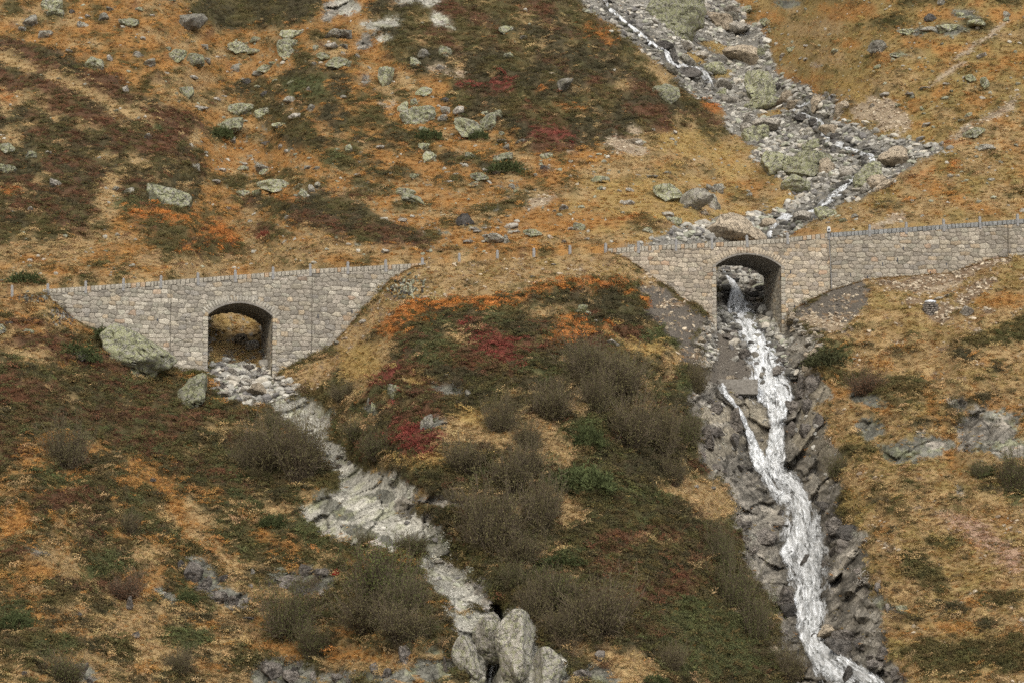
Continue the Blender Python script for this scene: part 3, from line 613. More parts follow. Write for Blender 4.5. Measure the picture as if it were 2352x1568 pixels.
m, t, b = newmat('masonry'); M['masonry'] = m
co = t.nodes.new('ShaderNodeTexCoord').outputs['Object']
a = attr(t, 'cover'); f2 = noise(t, 6, 5, .75, co)
t.links.new(mixc(t, 1, a.outputs['Color'], ramp(t, f2, [(.3, .74), (.72, 1.28)]), 'MULTIPLY'), b.inputs['Base Color'])
bump(t, b, f2, .10, 1.)
m, t, b = newmat('concrete'); M['concrete'] = m
co = t.nodes.new('ShaderNodeTexCoord').outputs['Object']
mp = N(t, 'ShaderNodeMapping'); mp.inputs['Scale'].default_value = (4, .4, 4); t.links.new(co, mp.inputs['Vector'])
f = noise(t, 1.4, 5, .7, mp.outputs[0]); f2 = noise(t, 3, 4, .6, co)
c = mixc(t, ramp(t, f, [(.35, 0.), (.65, 1.)]), (.15, .135, .115), (.26, .24, .21))
t.links.new(mixc(t, 1, c, ramp(t, f2, [(.3, .75), (.7, 1.2)]), 'MULTIPLY'), b.inputs['Base Color']); bump(t, b, f2, .03)
m, t, b = newmat('granite'); M['granite'] = m
co = t.nodes.new('ShaderNodeTexCoord').outputs['Object']
f = noise(t, 28, 3, .7, co); f2 = noise(t, 3, 3, .6, co)
c = mixc(t, ramp(t, f, [(.35, 0.), (.65, 1.)]), (.17, .165, .16), (.34, .33, .315))
t.links.new(mixc(t, 1, c, ramp(t, f2, [(.3, .8), (.7, 1.15)]), 'MULTIPLY'), b.inputs['Base Color']); bump(t, b, f, .01)
m, t, b = newmat('asphalt'); M['asphalt'] = m
co = t.nodes.new('ShaderNodeTexCoord').outputs['Object']
t.links.new(ramp(t, noise(t, 12, 4, .7, co), [(.3, .035), (.7, .07)]), b.inputs['Base Color'])
def flat(name, col, rough=.6, metal=0.):
    m, t, b = newmat(name); b.inputs['Base Color'].default_value = tuple(col) + (1,); b.inputs['Roughness'].default_value = rough; b.inputs['Metallic'].default_value = metal
    co = t.nodes.new('ShaderNodeTexCoord').outputs['Object']
    t.links.new(mixc(t, 1, tuple(col), ramp(t, noise(t, 5, 4, .6, co), [(.3, .8), (.7, 1.15)]), 'MULTIPLY'), b.inputs['Base Color'])
    M[name] = m; return m
flat('galvanised', (.62, .63, .65), .45, .3); flat('dark_panel', (.03, .035, .05), .3); flat('white_paint', (.62, .62, .60), .6)

def top_z(u):                       # height of the coping's upper edge seen at u
    u = np.asarray(u, float); return pts(u, vtop(u), W(u))[2]
def plan_of(u0, u1, n=90):
    u = np.linspace(u0, u1, n); Yw = W(u); X = pts(u, vtop(u), Yw)[0]; return np.stack([X, Yw], 1), u
def len_at(plan, uu, u):
    seg = np.hypot(*np.diff(plan, axis=0).T); cs = np.concatenate([[0], np.cumsum(seg)]); return np.interp(u, uu, cs)
DEPTH = 7.4
def block_mesh(bm, boxes):
    pass
def boxes_mesh(name, specs, mat, parent, bevel=.02, seed=3):
    """specs: (centre, x axis, y axis, z axis as half extents, colour); dressed blocks with uneven faces in one mesh"""
    rs = np.random.default_rng(seed); VV = []; FF = []; CC = []
    k = 4
    g = np.linspace(-1, 1, k)
    for c, ax, ay, az, colr in specs:
        base = len(VV) and sum(len(v) for v in VV)
        for a_, b_, n_ in ((ax, az, -ay), (ax, az, ay), (ay, az, -ax), (ay, az, ax), (ax, ay, az), (ax, ay, -az)):
            A_, B_ = np.meshgrid(g, g)
            edge = np.maximum(np.abs(A_), np.abs(B_)) > .99
            sh = 1 - edge * .10
            P = c + A_[..., None] * a_ * 1.0 + B_[..., None] * b_ + n_ * (sh + (rs.random(A_.shape) - .5) * .10 * (~edge))[..., None]
            # pull edges inwards for a worn arris
            P = P - (edge[..., None] * (A_[..., None] * a_ + B_[..., None] * b_)) * .03
            f = gridfaces(k, k)
            VV.append(P.reshape(-1, 3)); FF.append(f + base); base += k * k
            CC.append(np.repeat(np.array(colr)[None], k * k, 0) * (.9 + .2 * rs.random((k * k, 1))))
    return mesh_np(name, np.concatenate(VV), np.concatenate(FF), mat, False, {'cover': np.concatenate(CC)}, parent)

def build_bridge(name, label, u0, u1, arch, joints_u, seed, dzb, a_dir, cols=None):
    plan, uu = plan_of(u0, u1)
    root = empty(name, (float(plan[:, 0].mean()), float(plan[:, 1].mean()), 0)); tag(root, label, 'bridge' if arch else 'wall')
    root.location = (0, 0, 0)
    base = plan[0]
    CH = .50                                              # coping height
    seg = np.hypot(*np.diff(plan, axis=0).T); cs = np.concatenate([[0], np.cumsum(seg)])
    def ztop(s): return top_z(np.interp(s, cs, uu)) - CH
    zg = pts(uu, vbot(uu), W(uu))[2]
    def zbot(s): return np.interp(s, cs, zg) - dzb
    op = None
    if arch:
        ul, ur, vl, vr, uc, vc, vfl = arch
        sl_, sr_ = np.interp([ul, ur], uu, cs); sc_ = (sl_ + sr_) / 2
        zl = float(pts(ul, vl, W(ul))[2]); zr = float(pts(ur, vr, W(ur))[2]); zcn = float(pts(uc, vc, W(uc))[2])
        zspr = (zl + zr) / 2; half = (sr_ - sl_) / 2; rise = zcn - zspr
        R = (half ** 2 + rise ** 2) / (2 * rise); zc0 = zcn - R; half_a = math.asin(half / R)
        zfl = float(pts((ul + ur) / 2, vfl, W((ul + ur) / 2))[2])
        def op(s, z): return (np.abs(s - sc_) < half) & ((z < zspr) | ((s - sc_) ** 2 + (z - zc0) ** 2 < R * R))
    js = [float(np.interp(q, uu, cs)) for q in joints_u]
    wall_face('front_wall', plan, ztop, zbot, 1, M['masonry'], root, .05, op, seed=seed, joints=js, cols=cols)
    # back face, a road's width away
    dirv = np.array([math.sin(a_dir), math.cos(a_dir)])
    back = plan + dirv * DEPTH
    if arch: 
        def ztop_b(s): return ztop(s) - .25
        wall_face('rear_wall', back[::-1], lambda s: ztop(cs[-1] - s), lambda s: zbot(cs[-1] - s) + 1.5, 1, M['masonry'], root, .14, (lambda s, z: op(cs[-1] - s, z)), seed=seed + 5)
    def at(s, off, z):
        x = np.interp(s, cs, plan[:, 0]); y = np.interp(s, cs, plan[:, 1])
        return np.stack(np.broadcast_arrays(x + dirv[0] * off, y + dirv[1] * off, z), -1).astype(float)
    if arch:
        # vault
        th = np.linspace(-half_a, half_a, 33); dd = np.linspace(.0, DEPTH, 12)
        TH, DD = np.meshgrid(th, dd)
        P = at(sc_ + R * np.sin(TH), DD, zc0 + R * np.cos(TH))
        mesh_np('vault', P.reshape(-1, 3), gridfaces(12, 33, True), M['concrete'], True, None, root)
        # concrete edge of the vault, proud of the stone ring
        ring = []
        for q in range(32):
            a1, a2 = th[q], th[q + 1]
            for r_a, r_b in ((R, R + .16),):
                ring.append([at(sc_ + rr * math.sin(aa), -.10, zc0 + rr * math.cos(aa)) for rr, aa in ((r_a, a1), (r_b, a1), (r_b, a2), (r_a, a2))])
                ring.append([at(sc_ + rr * math.sin(aa), oo, zc0 + rr * math.cos(aa)) for rr, aa, oo in ((r_a, a1, -.10), (r_a, a2, -.10), (r_a, a2, .05), (r_a, a1, .05))])
        rg = np.array(ring).reshape(-1, 3); mesh_np('vault_edge', rg, np.arange(len(rg)).reshape(-1, 4), M['concrete'], False, None, root)
        # voussoirs
        nv = 27; ta = np.linspace(-half_a - .06, half_a + .06, nv + 1); VV = []; FF = []; CC = []
        rs = np.random.default_rng(seed)
        for q in range(nv):
            a1, a2 = ta[q] + .006, ta[q + 1] - .006; ro = R + .78 + rs.uniform(-.10, .16); ri = R + .17
            cc = np.array([.40, .37, .31]) * rs.uniform(.82, 1.12) if seed != 2 else np.array([.46, .385, .285]) * rs.uniform(.85, 1.12)
            G1, G2 = np.meshgrid(np.linspace(0, 1, 5), np.linspace(0, 1, 5))
            ed = np.maximum(np.abs(G1 - .5), np.abs(G2 - .5)) > .49
            rr = ri + (ro - ri) * G2; aa = a1 + (a2 - a1) * G1
            P = at(sc_ + rr * np.sin(aa), -.10 + .07 * ed - rs.random(ed.shape) * .025, zc0 + rr * np.cos(aa))
            base_ = sum(len(v) for v in VV); VV.append(P.reshape(-1, 3)); FF.append(gridfaces(5, 5) + base_); CC.append(np.repeat(cc[None], 25, 0) * (1 - .35 * ed.reshape(-1, 1)))
        mesh_np('arch_ring', np.concatenate(VV), np.concatenate(FF), M['masonry'], True, {'cover': np.concatenate(CC)}, root)
        # abutments inside the passage
        for side, ss in (('l', sl_), ('r', sr_)):
            p0 = at(ss, 0, 0)[:2]; p1 = at(ss, DEPTH, 0)[:2]
            pl2 = [tuple(p0), tuple(p1)] if side == 'l' else [tuple(p1), tuple(p0)]
            wall_face('abutment', pl2, lambda s: s * 0 + zspr + .02, lambda s: s * 0 + zfl - 2.5, 1, M['masonry'], root, .07, None, seed=seed + 7, amp=.09, w=.6, h=.4,
                      cols=lambda bid, e, s, z: masonry_cols(bid, e, s, z, dark=1.0))
        # corner stones of the opening
        spec = []; z = zfl - .5
        rs = np.random.default_rng(seed + 1)
        while z < zspr - .1:
            hh_ = rs.uniform(.30, .46)
            for ss, sg in ((sl_, -1), (sr_, 1)):
                wd = rs.uniform(.28, .55); c = at(ss + sg * (wd / 2 - .012), .12, z + hh_ / 2)
                tx = at(ss + .5, 0, 0) - at(ss - .5, 0, 0); tx /= np.linalg.norm(tx)
                spec.append((c, tx * (wd / 2), np.array([dirv[0], dirv[1], 0]) * .235, np.array([0, 0, hh_ / 2 - .012]), STONE[rs.integers(len(STONE))] * rs.uniform(.95, 1.15)))
            z += hh_
        boxes_mesh('quoin_stones', spec[::2], M['masonry'], root, seed=seed); boxes_mesh('quoin_stones', spec[1::2], M['masonry'], root, seed=seed + 1)
    # coping of upright blocks
    rs = np.random.default_rng(seed + 3); spec = []; s = 0.03
    while s < cs[-1] - .2:
        wd = min(rs.uniform(.32, .52), cs[-1] - s); sm = s + wd / 2
        ztp = float(ztop(np.array([sm]))[0]) + CH; hh_ = CH + rs.uniform(-.05, .03)
        tx = at(sm + .3, 0, float(ztop(np.array([min(sm + .3, cs[-1])]))[0])) - at(sm - .3, 0, float(ztop(np.array([max(sm - .3, 0)]))[0])); tx /= np.linalg.norm(tx)
        cc = np.array([.36, .325, .265]) * rs.uniform(.8, 1.15) if rs.random() > .12 else np.array([.40, .29, .19])
        if cols is COOL: cc = np.array([.235, .235, .225]) * rs.uniform(.85, 1.15)
        spec.append((at(sm, .16, ztp - hh_ / 2), tx * (wd / 2 - .013), np.array([dirv[0], dirv[1], 0]) * (.24 + rs.uniform(-.02, .02)), np.array([0, 0, hh_ / 2]), cc)); s += wd
    boxes_mesh('coping', spec, M['masonry'], root, seed=seed + 4)
    # weep holes
    return root, at, cs, uu, ztop
def COOL(bid, e, s, z): return masonry_cols(bid, e, s, z, warm=.02, dark=.95)
def WARM(bid, e, s, z): return masonry_cols(bid, e, s, z, warm=.055, dark=1.06)
b1, at1, cs1, uu1, zt1 = build_bridge('stone_bridge', 'grey rubble stone arch bridge over the dry rocky stream, left bridge of the two', 97, 978, (479, 627, 722, 728, 552, 696.5, 862), (393, 717), 11, 1.2, rad(-12.7))
b2, at2, cs2, uu2, zt2 = build_bridge('stone_bridge', 'tan rubble stone arch bridge spanning the white waterfall, right bridge of the two', 1396, 1905, (1644, 1793, 609, 614, 1718, 585, 765), (), 2, 1.6, rad(-8.5), cols=WARM)
b3, at3, cs3, uu3, zt3 = build_bridge('retaining_wall', 'long retaining wall of squared tan stones with dark grey coping, right of the waterfall bridge', 1906.5, 2420, None, (2314,), 31, 1.2, 0., cols=COOL)
def weep(at, cs, uu, root, lst, zoff=0):
    V_ = []; 
    for (u, v, du, dv) in lst:
        Yw = float(W(u)); c = pt(u, v, Yw); s = float(np.interp(u, uu, cs)); p = at(s, -.085, c.z)
        tx = at(s + .1, -.085, c.z) - at(s - .1, -.085, c.z); tx /= np.linalg.norm(tx); m = Yw / F
        a_ = tx * du * m / 2; z_ = np.array([0, 0, dv * m / 2])
        V_ = [p - a_ - z_, p + a_ - z_, p + a_ + z_, p - a_ + z_]
        mesh_np('weep_hole', np.array(V_), np.arange(len(V_)).reshape(-1, 4), M['dark_panel'], False, None, root)
weep(at1, cs1, uu1, b1, [(363, 735, 2.2, 7), (731, 727, 2.2, 9), (809, 717, 2.2, 9)])
weep(at2, cs2, uu2, b2, [(1609, 617, 2, 7), (1814, 625, 2, 7), (1823, 706, 2, 8)])
weep(at3, cs3, uu3, b3, [(1952, 632, 1.8, 8), (1991, 637, 1.8, 6), (2026, 608, 1.8, 11), (2060, 597, 1.8, 10), (2074, 570, 1.8, 8), (2135, 628, 1.8, 8), (2163, 568, 1.8, 7), (2172, 607, 1.8, 6), (2318, 578, 1.8, 9)])

# road deck, verge to inner edge
uu = np.linspace(-330, 2680, 400); Yw = W(uu); zr_ = pts(uu, vtop(uu), Yw)[2] - .42; Xw = pts(uu, vtop(uu), Yw)[0]
rows = [(.42, 0), (2.5, .03), (4.5, .06), (7.9, .05)]
P = np.stack([np.stack([Xw, Yw + o_, zr_ + dz_], -1) for o_, dz_ in rows])
road = mesh_np('road', P.reshape(-1, 3), gridfaces(4, 400), M['asphalt']); road['kind'] = 'structure'

# granite guard posts
def post_mesh():
    bm = bmesh.new(); bmesh.ops.create_cube(bm, size=1)
    for v in bm.verts:
        v.co.x *= .29 if v.co.z < 0 else .26; v.co.y *= .27 if v.co.z < 0 else .24; v.co.z = (v.co.z + .5) * 1.25
    bmesh.ops.bevel(bm, geom=[e for e in bm.edges if e.verts[0].co.z > 1 and e.verts[1].co.z > 1], offset=.07, segments=3, affect='EDGES')
    bmesh.ops.bevel(bm, geom=[e for e in bm.edges if abs(e.verts[0].co.z - e.verts[1].co.z) > .5], offset=.03, segments=2, affect='EDGES')
    me = bpy.data.meshes.new('guard_post'); bm.to_mesh(me); bm.free(); me.materials.append(M['granite']); return me
pm = post_mesh()
POSTS = [(28, 'r'), (110, 1), (197, 1), (283, 1), (369, 1), (455, 1), (541, 1), (627, 1), (713, 1), (799, 1), (886, 1), (970, 1), (1055, 'r'), (1142, 'r'), (1226, 'r'), (1309, 'r'), (1391, 'r'),
         (1466, 2), (1552, 2), (1635, 2), (1716, 2), (1809, 2), (1903, 2), (1997, 3), (2081, 3), (2168, 3), (2251, 3), (2337, 3)]
ordn = 'first second third fourth fifth sixth seventh eighth ninth tenth eleventh'.split()
cnt = {}
tot = {1: 11, 2: 6, 3: 5}
for u, kd in POSTS:
    o = bpy.data.objects.new('guard_post', pm); COL.objects.link(o)
    Yw = float(W(u)); m_ = Yw / F
    p = pt(u, float(vtop(u)), Yw)
    up = 13.0 * m_ if kd != 'r' else 16 * m_
    o.location = (p.x, p.y + .02, p.z + up - 1.25); o.rotation_euler = (rad(random.uniform(-2, 2)), rad(random.uniform(-2, 2)), rad(random.uniform(5, 14)))
    o.scale = (random.uniform(.92, 1.05),) * 2 + (1,)
    cnt[kd] = cnt.get(kd, 0) + 1; k = cnt[kd]
    if kd == 1: lb = f'{ordn[k-1]} grey granite guard post from the left in the left bridge coping'
    elif kd == 2: lb = f'{ordn[k-1]} grey granite guard post from the left in the right bridge coping'
    elif kd == 3: lb = f'{ordn[k-1]} grey granite guard post from the left in the dark coping right of the bridge'
    elif k == 1: lb = 'short granite guard post in the grass left of the left bridge'
    else: lb = f'{ordn[k-2]} grey guard post from the left on the grassy verge between the bridges'
    tag(o, lb, 'guard post', 'granite guard posts along the road edge')
# instrument box on the post over the joint, with its cable pipe
def box_bm(bm, c, sx, sy, sz, rz=0, bev=.01):
    r = bmesh.ops.create_cube(bm, size=1, matrix=Matrix.Translation(c) @ Matrix.Rotation(rz, 4, 'Z') @ Matrix.Diagonal((sx, sy, sz, 1)))
    return r['verts']
def bm_obj(name, bm, mat, parent=None, smooth=False):
    me = bpy.data.meshes.new(name); bm.to_mesh(me); bm.free(); me.materials.append(mat)
    if smooth: me.polygons.foreach_set('use_smooth', [True] * len(me.polygons))
    o = bpy.data.objects.new(name, me); COL.objects.link(o)
    if parent: o.parent = parent
    return o
Yw = float(W(1903)); p = pt(1903, 529, Yw)
sb = empty('sensor_box', (p.x, p.y - .22, p.z - .25)); tag(sb, 'small pale sensor box with a dark window on the wall coping', 'sensor box')
bm = bmesh.new(); vv = box_bm(bm, Vector((0, 0, .25)), .36, .26, .42); bmesh.ops.bevel(bm, geom=bm.edges[:], offset=.03, segments=2, affect='EDGES'); box_bm(bm, Vector((0, 0, .52)), .26, .2, .1)
bm_obj('housing', bm, M['white_paint'], sb)
bm = bmesh.new(); box_bm(bm, Vector((0, -.135, .26)), .2, .02, .2); bm_obj('window', bm, M['dark_panel'], sb)
q = pt(1910, 667, Yw)
bm = bmesh.new(); 
a0 = Vector((0, .06, .02)); a1 = Vector((q.x - p.x, .03, q.z - p.z + .25)); dv_ = a1 - a0
bmesh.ops.create_cone(bm, cap_ends=True, segments=8, radius1=.035, radius2=.035, depth=dv_.length, matrix=Matrix.Translation((a0 + a1) / 2) @ dv_.to_track_quat('Z', 'Y').to_matrix().to_4x4())
bm_obj('conduit', bm, M['granite'], sb)
# concrete weir in the stream
c = sp(1690, 890); wr = empty('weir', (c.x, c.y - .6, c.z)); tag(wr, 'low concrete weir sill across the stream below the right bridge', 'weir')
bm = bmesh.new(); box_bm(bm, Vector((-.1, 0, -.05)), 4.4, .9, 1.5); bmesh.ops.bevel(bm, geom=bm.edges[:], offset=.04, segments=2, affect='EDGES'); bm_obj('sill', bm, M['concrete'], wr)
# inspection well with a round lid
c = sp(2137, 716); wl = empty('inspection_well', (c.x, c.y - .1, c.z)); tag(wl, 'round silver lid on a dark dry-stone well in the grass slope', 'well')

LID = wl
bm = bmesh.new(); bmesh.ops.create_cone(bm, cap_ends=True, segments=32, radius1=.60, radius2=.56, depth=.16, matrix=Matrix.Translation((0, 0, .95)))
bmesh.ops.create_cone(bm, cap_ends=True, segments=32, radius1=.50, radius2=.12, depth=.10, matrix=Matrix.Translation((0, 0, 1.08)))
bm_obj('lid', bm, M['galvanised'], wl)
bm = bmesh.new(); bmesh.ops.create_cone(bm, cap_ends=True, segments=32, radius1=.56, radius2=.54, depth=.2, matrix=Matrix.Translation((0, 0, .78)))
bm_obj('collar', bm, M['concrete'], wl)
# stones of the well shaft: rough blocks laid round a cylinder
spec = []; rs = np.random.default_rng(4)
for r in range(8):
    z = .62 - r * .2; k = 14; R_ = .62 + .0 * r
    for q in range(k):
        a_ = (q + .5 * (r % 2)) / k * 2 * math.pi + rs.uniform(-.05, .05)
        rd = np.array([math.cos(a_), math.sin(a_), 0]); tg = np.array([-math.sin(a_), math.cos(a_), 0])
        spec.append((rd * (R_ + rs.uniform(-.06, .08)) + np.array([0, 0, z + rs.uniform(-.02, .02)]), tg * rs.uniform(.10, .15), rd * .13, np.array([0, 0, rs.uniform(.07, .1)]), np.array([.16, .14, .12]) * rs.uniform(.6, 1.7)))
boxes_mesh('stone_shaft', spec, M['masonry'], wl, seed=8)
# ---------------------------------------------------------------- boulders
def rock_mesh(name, seed, mat, sub=4, flat_=.75, cuts=9, rough=1., lo=.50, strata=.0):
    rs = np.random.default_rng(seed)
    bm = bmesh.new(); bmesh.ops.create_icosphere(bm, subdivisions=sub, radius=1)
    P = np.array([v.co[:] for v in bm.verts])
    for _ in range(cuts):                                   # split faces
        n = rs.normal(size=3); n[2] = n[2] * .8 + (.25 if rs.random() < .3 else 0); n /= np.linalg.norm(n); dd = rs.uniform(lo, .84)
        q = P @ n; over = np.maximum(q - dd, 0)
        P = P - over[:, None] * n * .93
    o = rs.uniform(0, 50, 3)
    nrm = P / np.linalg.norm(P, axis=1, keepdims=True)
    k = fbm(P[:, 0] * 1.3 + o[0], P[:, 1] * 1.3 + o[1], P[:, 2] * 1.3 + o[2], 3, seed) * .20 * rough
    k += fbm(P[:, 0] * 5 + o[0], P[:, 1] * 5 + o[1], P[:, 2] * 5 + o[2], 3, seed + 1) * .055 * rough
    cr = np.abs(fbm(P[:, 0] * 1.1 + o[1], P[:, 1] * 1.1 + o[2], P[:, 2] * 1.9 + o[0], 3, seed + 2))
    k -= .07 * (1 - np.clip(cr / .035, 0, 1)) * rough
    if strata:
        tl = P[:, 2] + .35 * P[:, 0] + .12 * fbm(P[:, 0] * 2, P[:, 1] * 2, P[:, 2] * 2, 2, seed + 5)
        k += strata * (np.abs(((tl * 3.1) % 1) - .5) * 2 - .5)
    P = P + nrm * k[:, None]
    P[:, 2] *= flat_
    for v, p in zip(bm.verts, P): v.co = p
    me = bpy.data.meshes.new(name); bm.to_mesh(me); bm.free(); me.materials.append(mat)
    me.polygons.foreach_set('use_smooth', [True] * len(me.polygons)); me.set_sharp_from_angle(angle=rad(38))
    return me
def rock_mat(name, c1, c2, lichen, lc=(.30, .31, .12), src='OBJECT', dark=(.07, .065, .055)):
    m, t, b = newmat(name); M[name] = m
    co = t.nodes.new('ShaderNodeNewGeometry').outputs['Position']
    oi = t.nodes.new('ShaderNodeObjectInfo'); r = oi.outputs['Random']
    f = noise(t, 1.6, 6, .65, co); f2 = noise(t, 7, 5, .7, co); f3 = noise(t, 2.6, 7, .72, co, .4)
    c = mixc(t, ramp(t, f, [(.35, 0.), (.62, 1.)]), c1, c2)
    c = mixc(t, ramp(t, f3, [(.60 - .22 * lichen, 0.), (.68 - .20 * lichen, .8 * min(1, lichen * 1.6))]), c, lc)
    c = mixc(t, 1, c, ramp(t, f2, [(.28, .72), (.5, 1.), (.75, 1.22)]), 'MULTIPLY')
    st = noise(t, 2.2, 5, .7, co, 1.5)
    c = mixc(t, ramp(t, st, [(.66, 0.), (.72, .5)]), c, dark)
    tint = mathn(t, 'ADD', mathn(t, 'MULTIPLY', r, .45), .78)
    cmb = N(t, 'ShaderNodeCombineXYZ'); [t.links.new(tint, cmb.inputs[i]) for i in range(3)]
    c = mixc(t, 1, c, cmb.outputs[0], 'MULTIPLY')
    t.links.new(c, b.inputs['Base Color']); 
    ckn = ramp(t, noise(t, .7, 6, .62, co, .5), [(.475, 1.), (.496, .35), (.504, .35), (.525, 1.)])
    c = mixc(t, .8, c, mixc(t, 1, c, ckn, 'MULTIPLY')); t.links.new(c, b.inputs['Base Color'])
    bump(t, b, mathn(t, 'ADD', mathn(t, 'ADD', f2, mathn(t, 'MULTIPLY', f3, .8)), mathn(t, 'MULTIPLY', ckn, .5)), .22, 1.)
    return m
rock_mat('rock_lichen', (.38, .365, .30), (.28, .265, .215), .75, (.33, .335, .18))
rock_mat('rock_mixed', (.35, .325, .27), (.25, .23, .195), .35, (.33, .33, .19))
rock_mat('rock_pale', (.44, .405, .345), (.33, .295, .245), .08)
rock_mat('rock_tan', (.46, .38, .28), (.35, .29, .215), .12)
rock_mat('rock_dark', (.15, .135, .12), (.085, .078, .07), .03)
rock_mat('rock_gorge', (.25, .22, .19), (.16, .142, .125), .04, dark=(.05, .045, .04))
m = M['rock_dark']; m.node_tree.nodes['Principled BSDF'].inputs['Roughness'].default_value = .45
RK = {}
rock_mat('rock_hump', (.44, .41, .35), (.34, .31, .265), .5, (.30, .31, .15))
RK['H'] = [rock_mesh('boulder', 860 + i, M['rock_hump'], 5, .95, 13, 1.15, .46, .015) for i in range(3)]
for kk, mt, n_, fl in (('L', 'rock_lichen', 6, .78), ('M', 'rock_mixed', 6, .72), ('G', 'rock_pale', 6, .72), ('T', 'rock_tan', 4, .7), ('D', 'rock_dark', 4, .7), ('A', 'rock_gorge', 6, .8)):
    RK[kk] = [rock_mesh('boulder', 100 + ord(kk) * 7 + i, M[mt], 5 if kk in 'LA' else 4, fl, cuts=(12 + 3 * (i % 3)), rough=(.9 if kk == 'G' else 1.25), lo=.40, strata=(.012 if kk in 'LM' else .03 if kk == 'A' else .0)) for i in range(n_)]
WIN = {4: (0, 0), 5: (752.6, 0), 6: (1505.3, 0), 1: (0, 470.4), 2: (658.6, 470.4), 3: (1505.3, 470.4), 7: (0, 1003.8), 8: (658.6, 1003.8), 9: (1505.3, 1003.8)}
NB = [0]
BL = []
def boulder(*a, **k): BL.append((a, k))
def boulder_(u, v, wpx, hpx, kind, label=None, group=None, tilt=0, cat='boulder', name='boulder', sink=.12, seed=None, deep=1.):
    """place a rock so that it sits in the ground with the size it has in the picture"""
    rs = random.Random(NB[0] * 17 + 5 if seed is None else seed); NB[0] += 1
    me = rs.choice(RK[kind])
    g = sp(u, v + hpx * .34); m_ = g.y / F
    o = bpy.data.objects.new(name, me); COL.objects.link(o)
    sx = wpx * m_ * .66; sz = hpx * m_ * .73 / .72; sy = (sx * .5 + sz * .5) * rs.uniform(.8, 1.1) * deep
    o.scale = (sx, sy, sz)
    o.rotation_euler = (rad(rs.uniform(-8, 8)), rad(tilt), 0)
    o.rotation_mode = 'XYZ'
    # a quarter turn or mirror keeps copies of one rock from looking alike
    if rs.random() < .5: o.scale.x *= -1
    o.location = (g.x, g.y + sy * .02, g.z + sz * .72 * (.52 - sink) )
    tag(o, label, cat, group); return o
GU = 'boulders strewn over the orange slope above the left bridge'
B4 = """340,40,130,90,L 370,95,130,50,L 200,140,110,75,M 275,225,95,60,M 525,160,95,45,M 660,115,70,50,M 820,155,150,60,L 1200,145,190,120,M 895,65,60,30,L 1870,215,190,75,L 1835,285,155,95,L 1825,345,110,90,L 1625,258,75,45,L
1520,325,130,75,L 1610,335,80,40,L 1075,312,45,35,L 1130,370,120,80,L 1230,385,120,90,L 1325,390,60,45,M 880,355,80,35,M 960,410,90,50,M 695,380,40,50,G 620,425,140,85,L 1500,440,80,55,M 1690,450,90,50,L 1640,480,60,40,M 1190,590,105,90,L
1285,695,100,35,G 1540,700,190,85,L 1680,735,100,50,L 1475,815,230,95,L 1790,800,130,40,L 1490,900,45,50,M 1980,695,65,55,M 1850,650,80,45,M 2015,305,50,45,L 2110,300,90,50,G 2130,220,110,70,M 2215,225,100,75,M 2150,430,130,70,L 2215,410,70,50,L
2060,375,80,45,L 800,590,40,60,G 950,895,60,40,G 355,1175,120,50,G,30 35,1105,120,50,L 45,970,90,60,L 210,1000,80,60,L 310,988,40,30,G 1245,1085,100,60,M 1670,1080,100,55,M 1685,1110,60,40,L 1545,1080,70,35,L 1375,1165,60,35,G 1070,1250,345,165,L,16
825,1230,90,50,M 735,1205,50,40,M 1765,1205,240,80,L 1550,1240,100,50,L 1640,1252,60,40,L 1935,1250,100,55,L,20 1985,1228,50,55,M 2030,1195,50,40,M 2280,1130,50,30,G 200,1350,50,30,G 1790,945,30,35,G 1830,965,35,30,G 2150,965,50,35,L 2220,955,60,55,L
1310,305,60,40,M 1230,500,60,30,G 1570,545,70,35,D 1690,610,80,30,D 1650,565,60,22,L 1380,640,50,26,G 700,60,60,30,M 560,110,40,28,G 970,100,40,20,G 910,250,40,26,G 440,330,60,30,M 2190,345,50,30,M 2280,360,40,36,M 1700,920,60,30,D 1890,760,80,40,G 1420,1090,60,26,G
1560,1050,40,20,G 1960,1070,70,30,M 2020,1075,60,26,M 1310,1000,40,22,M 150,190,60,40,M 460,80,50,26,D 1090,10,60,26,L 2190,640,50,24,M 1740,405,70,30,L 1860,535,70,30,L 1970,585,34,34,G 2000,420,60,30,M 1750,535,60,24,L 1430,620,50,20,G 2200,300,60,40,M"""
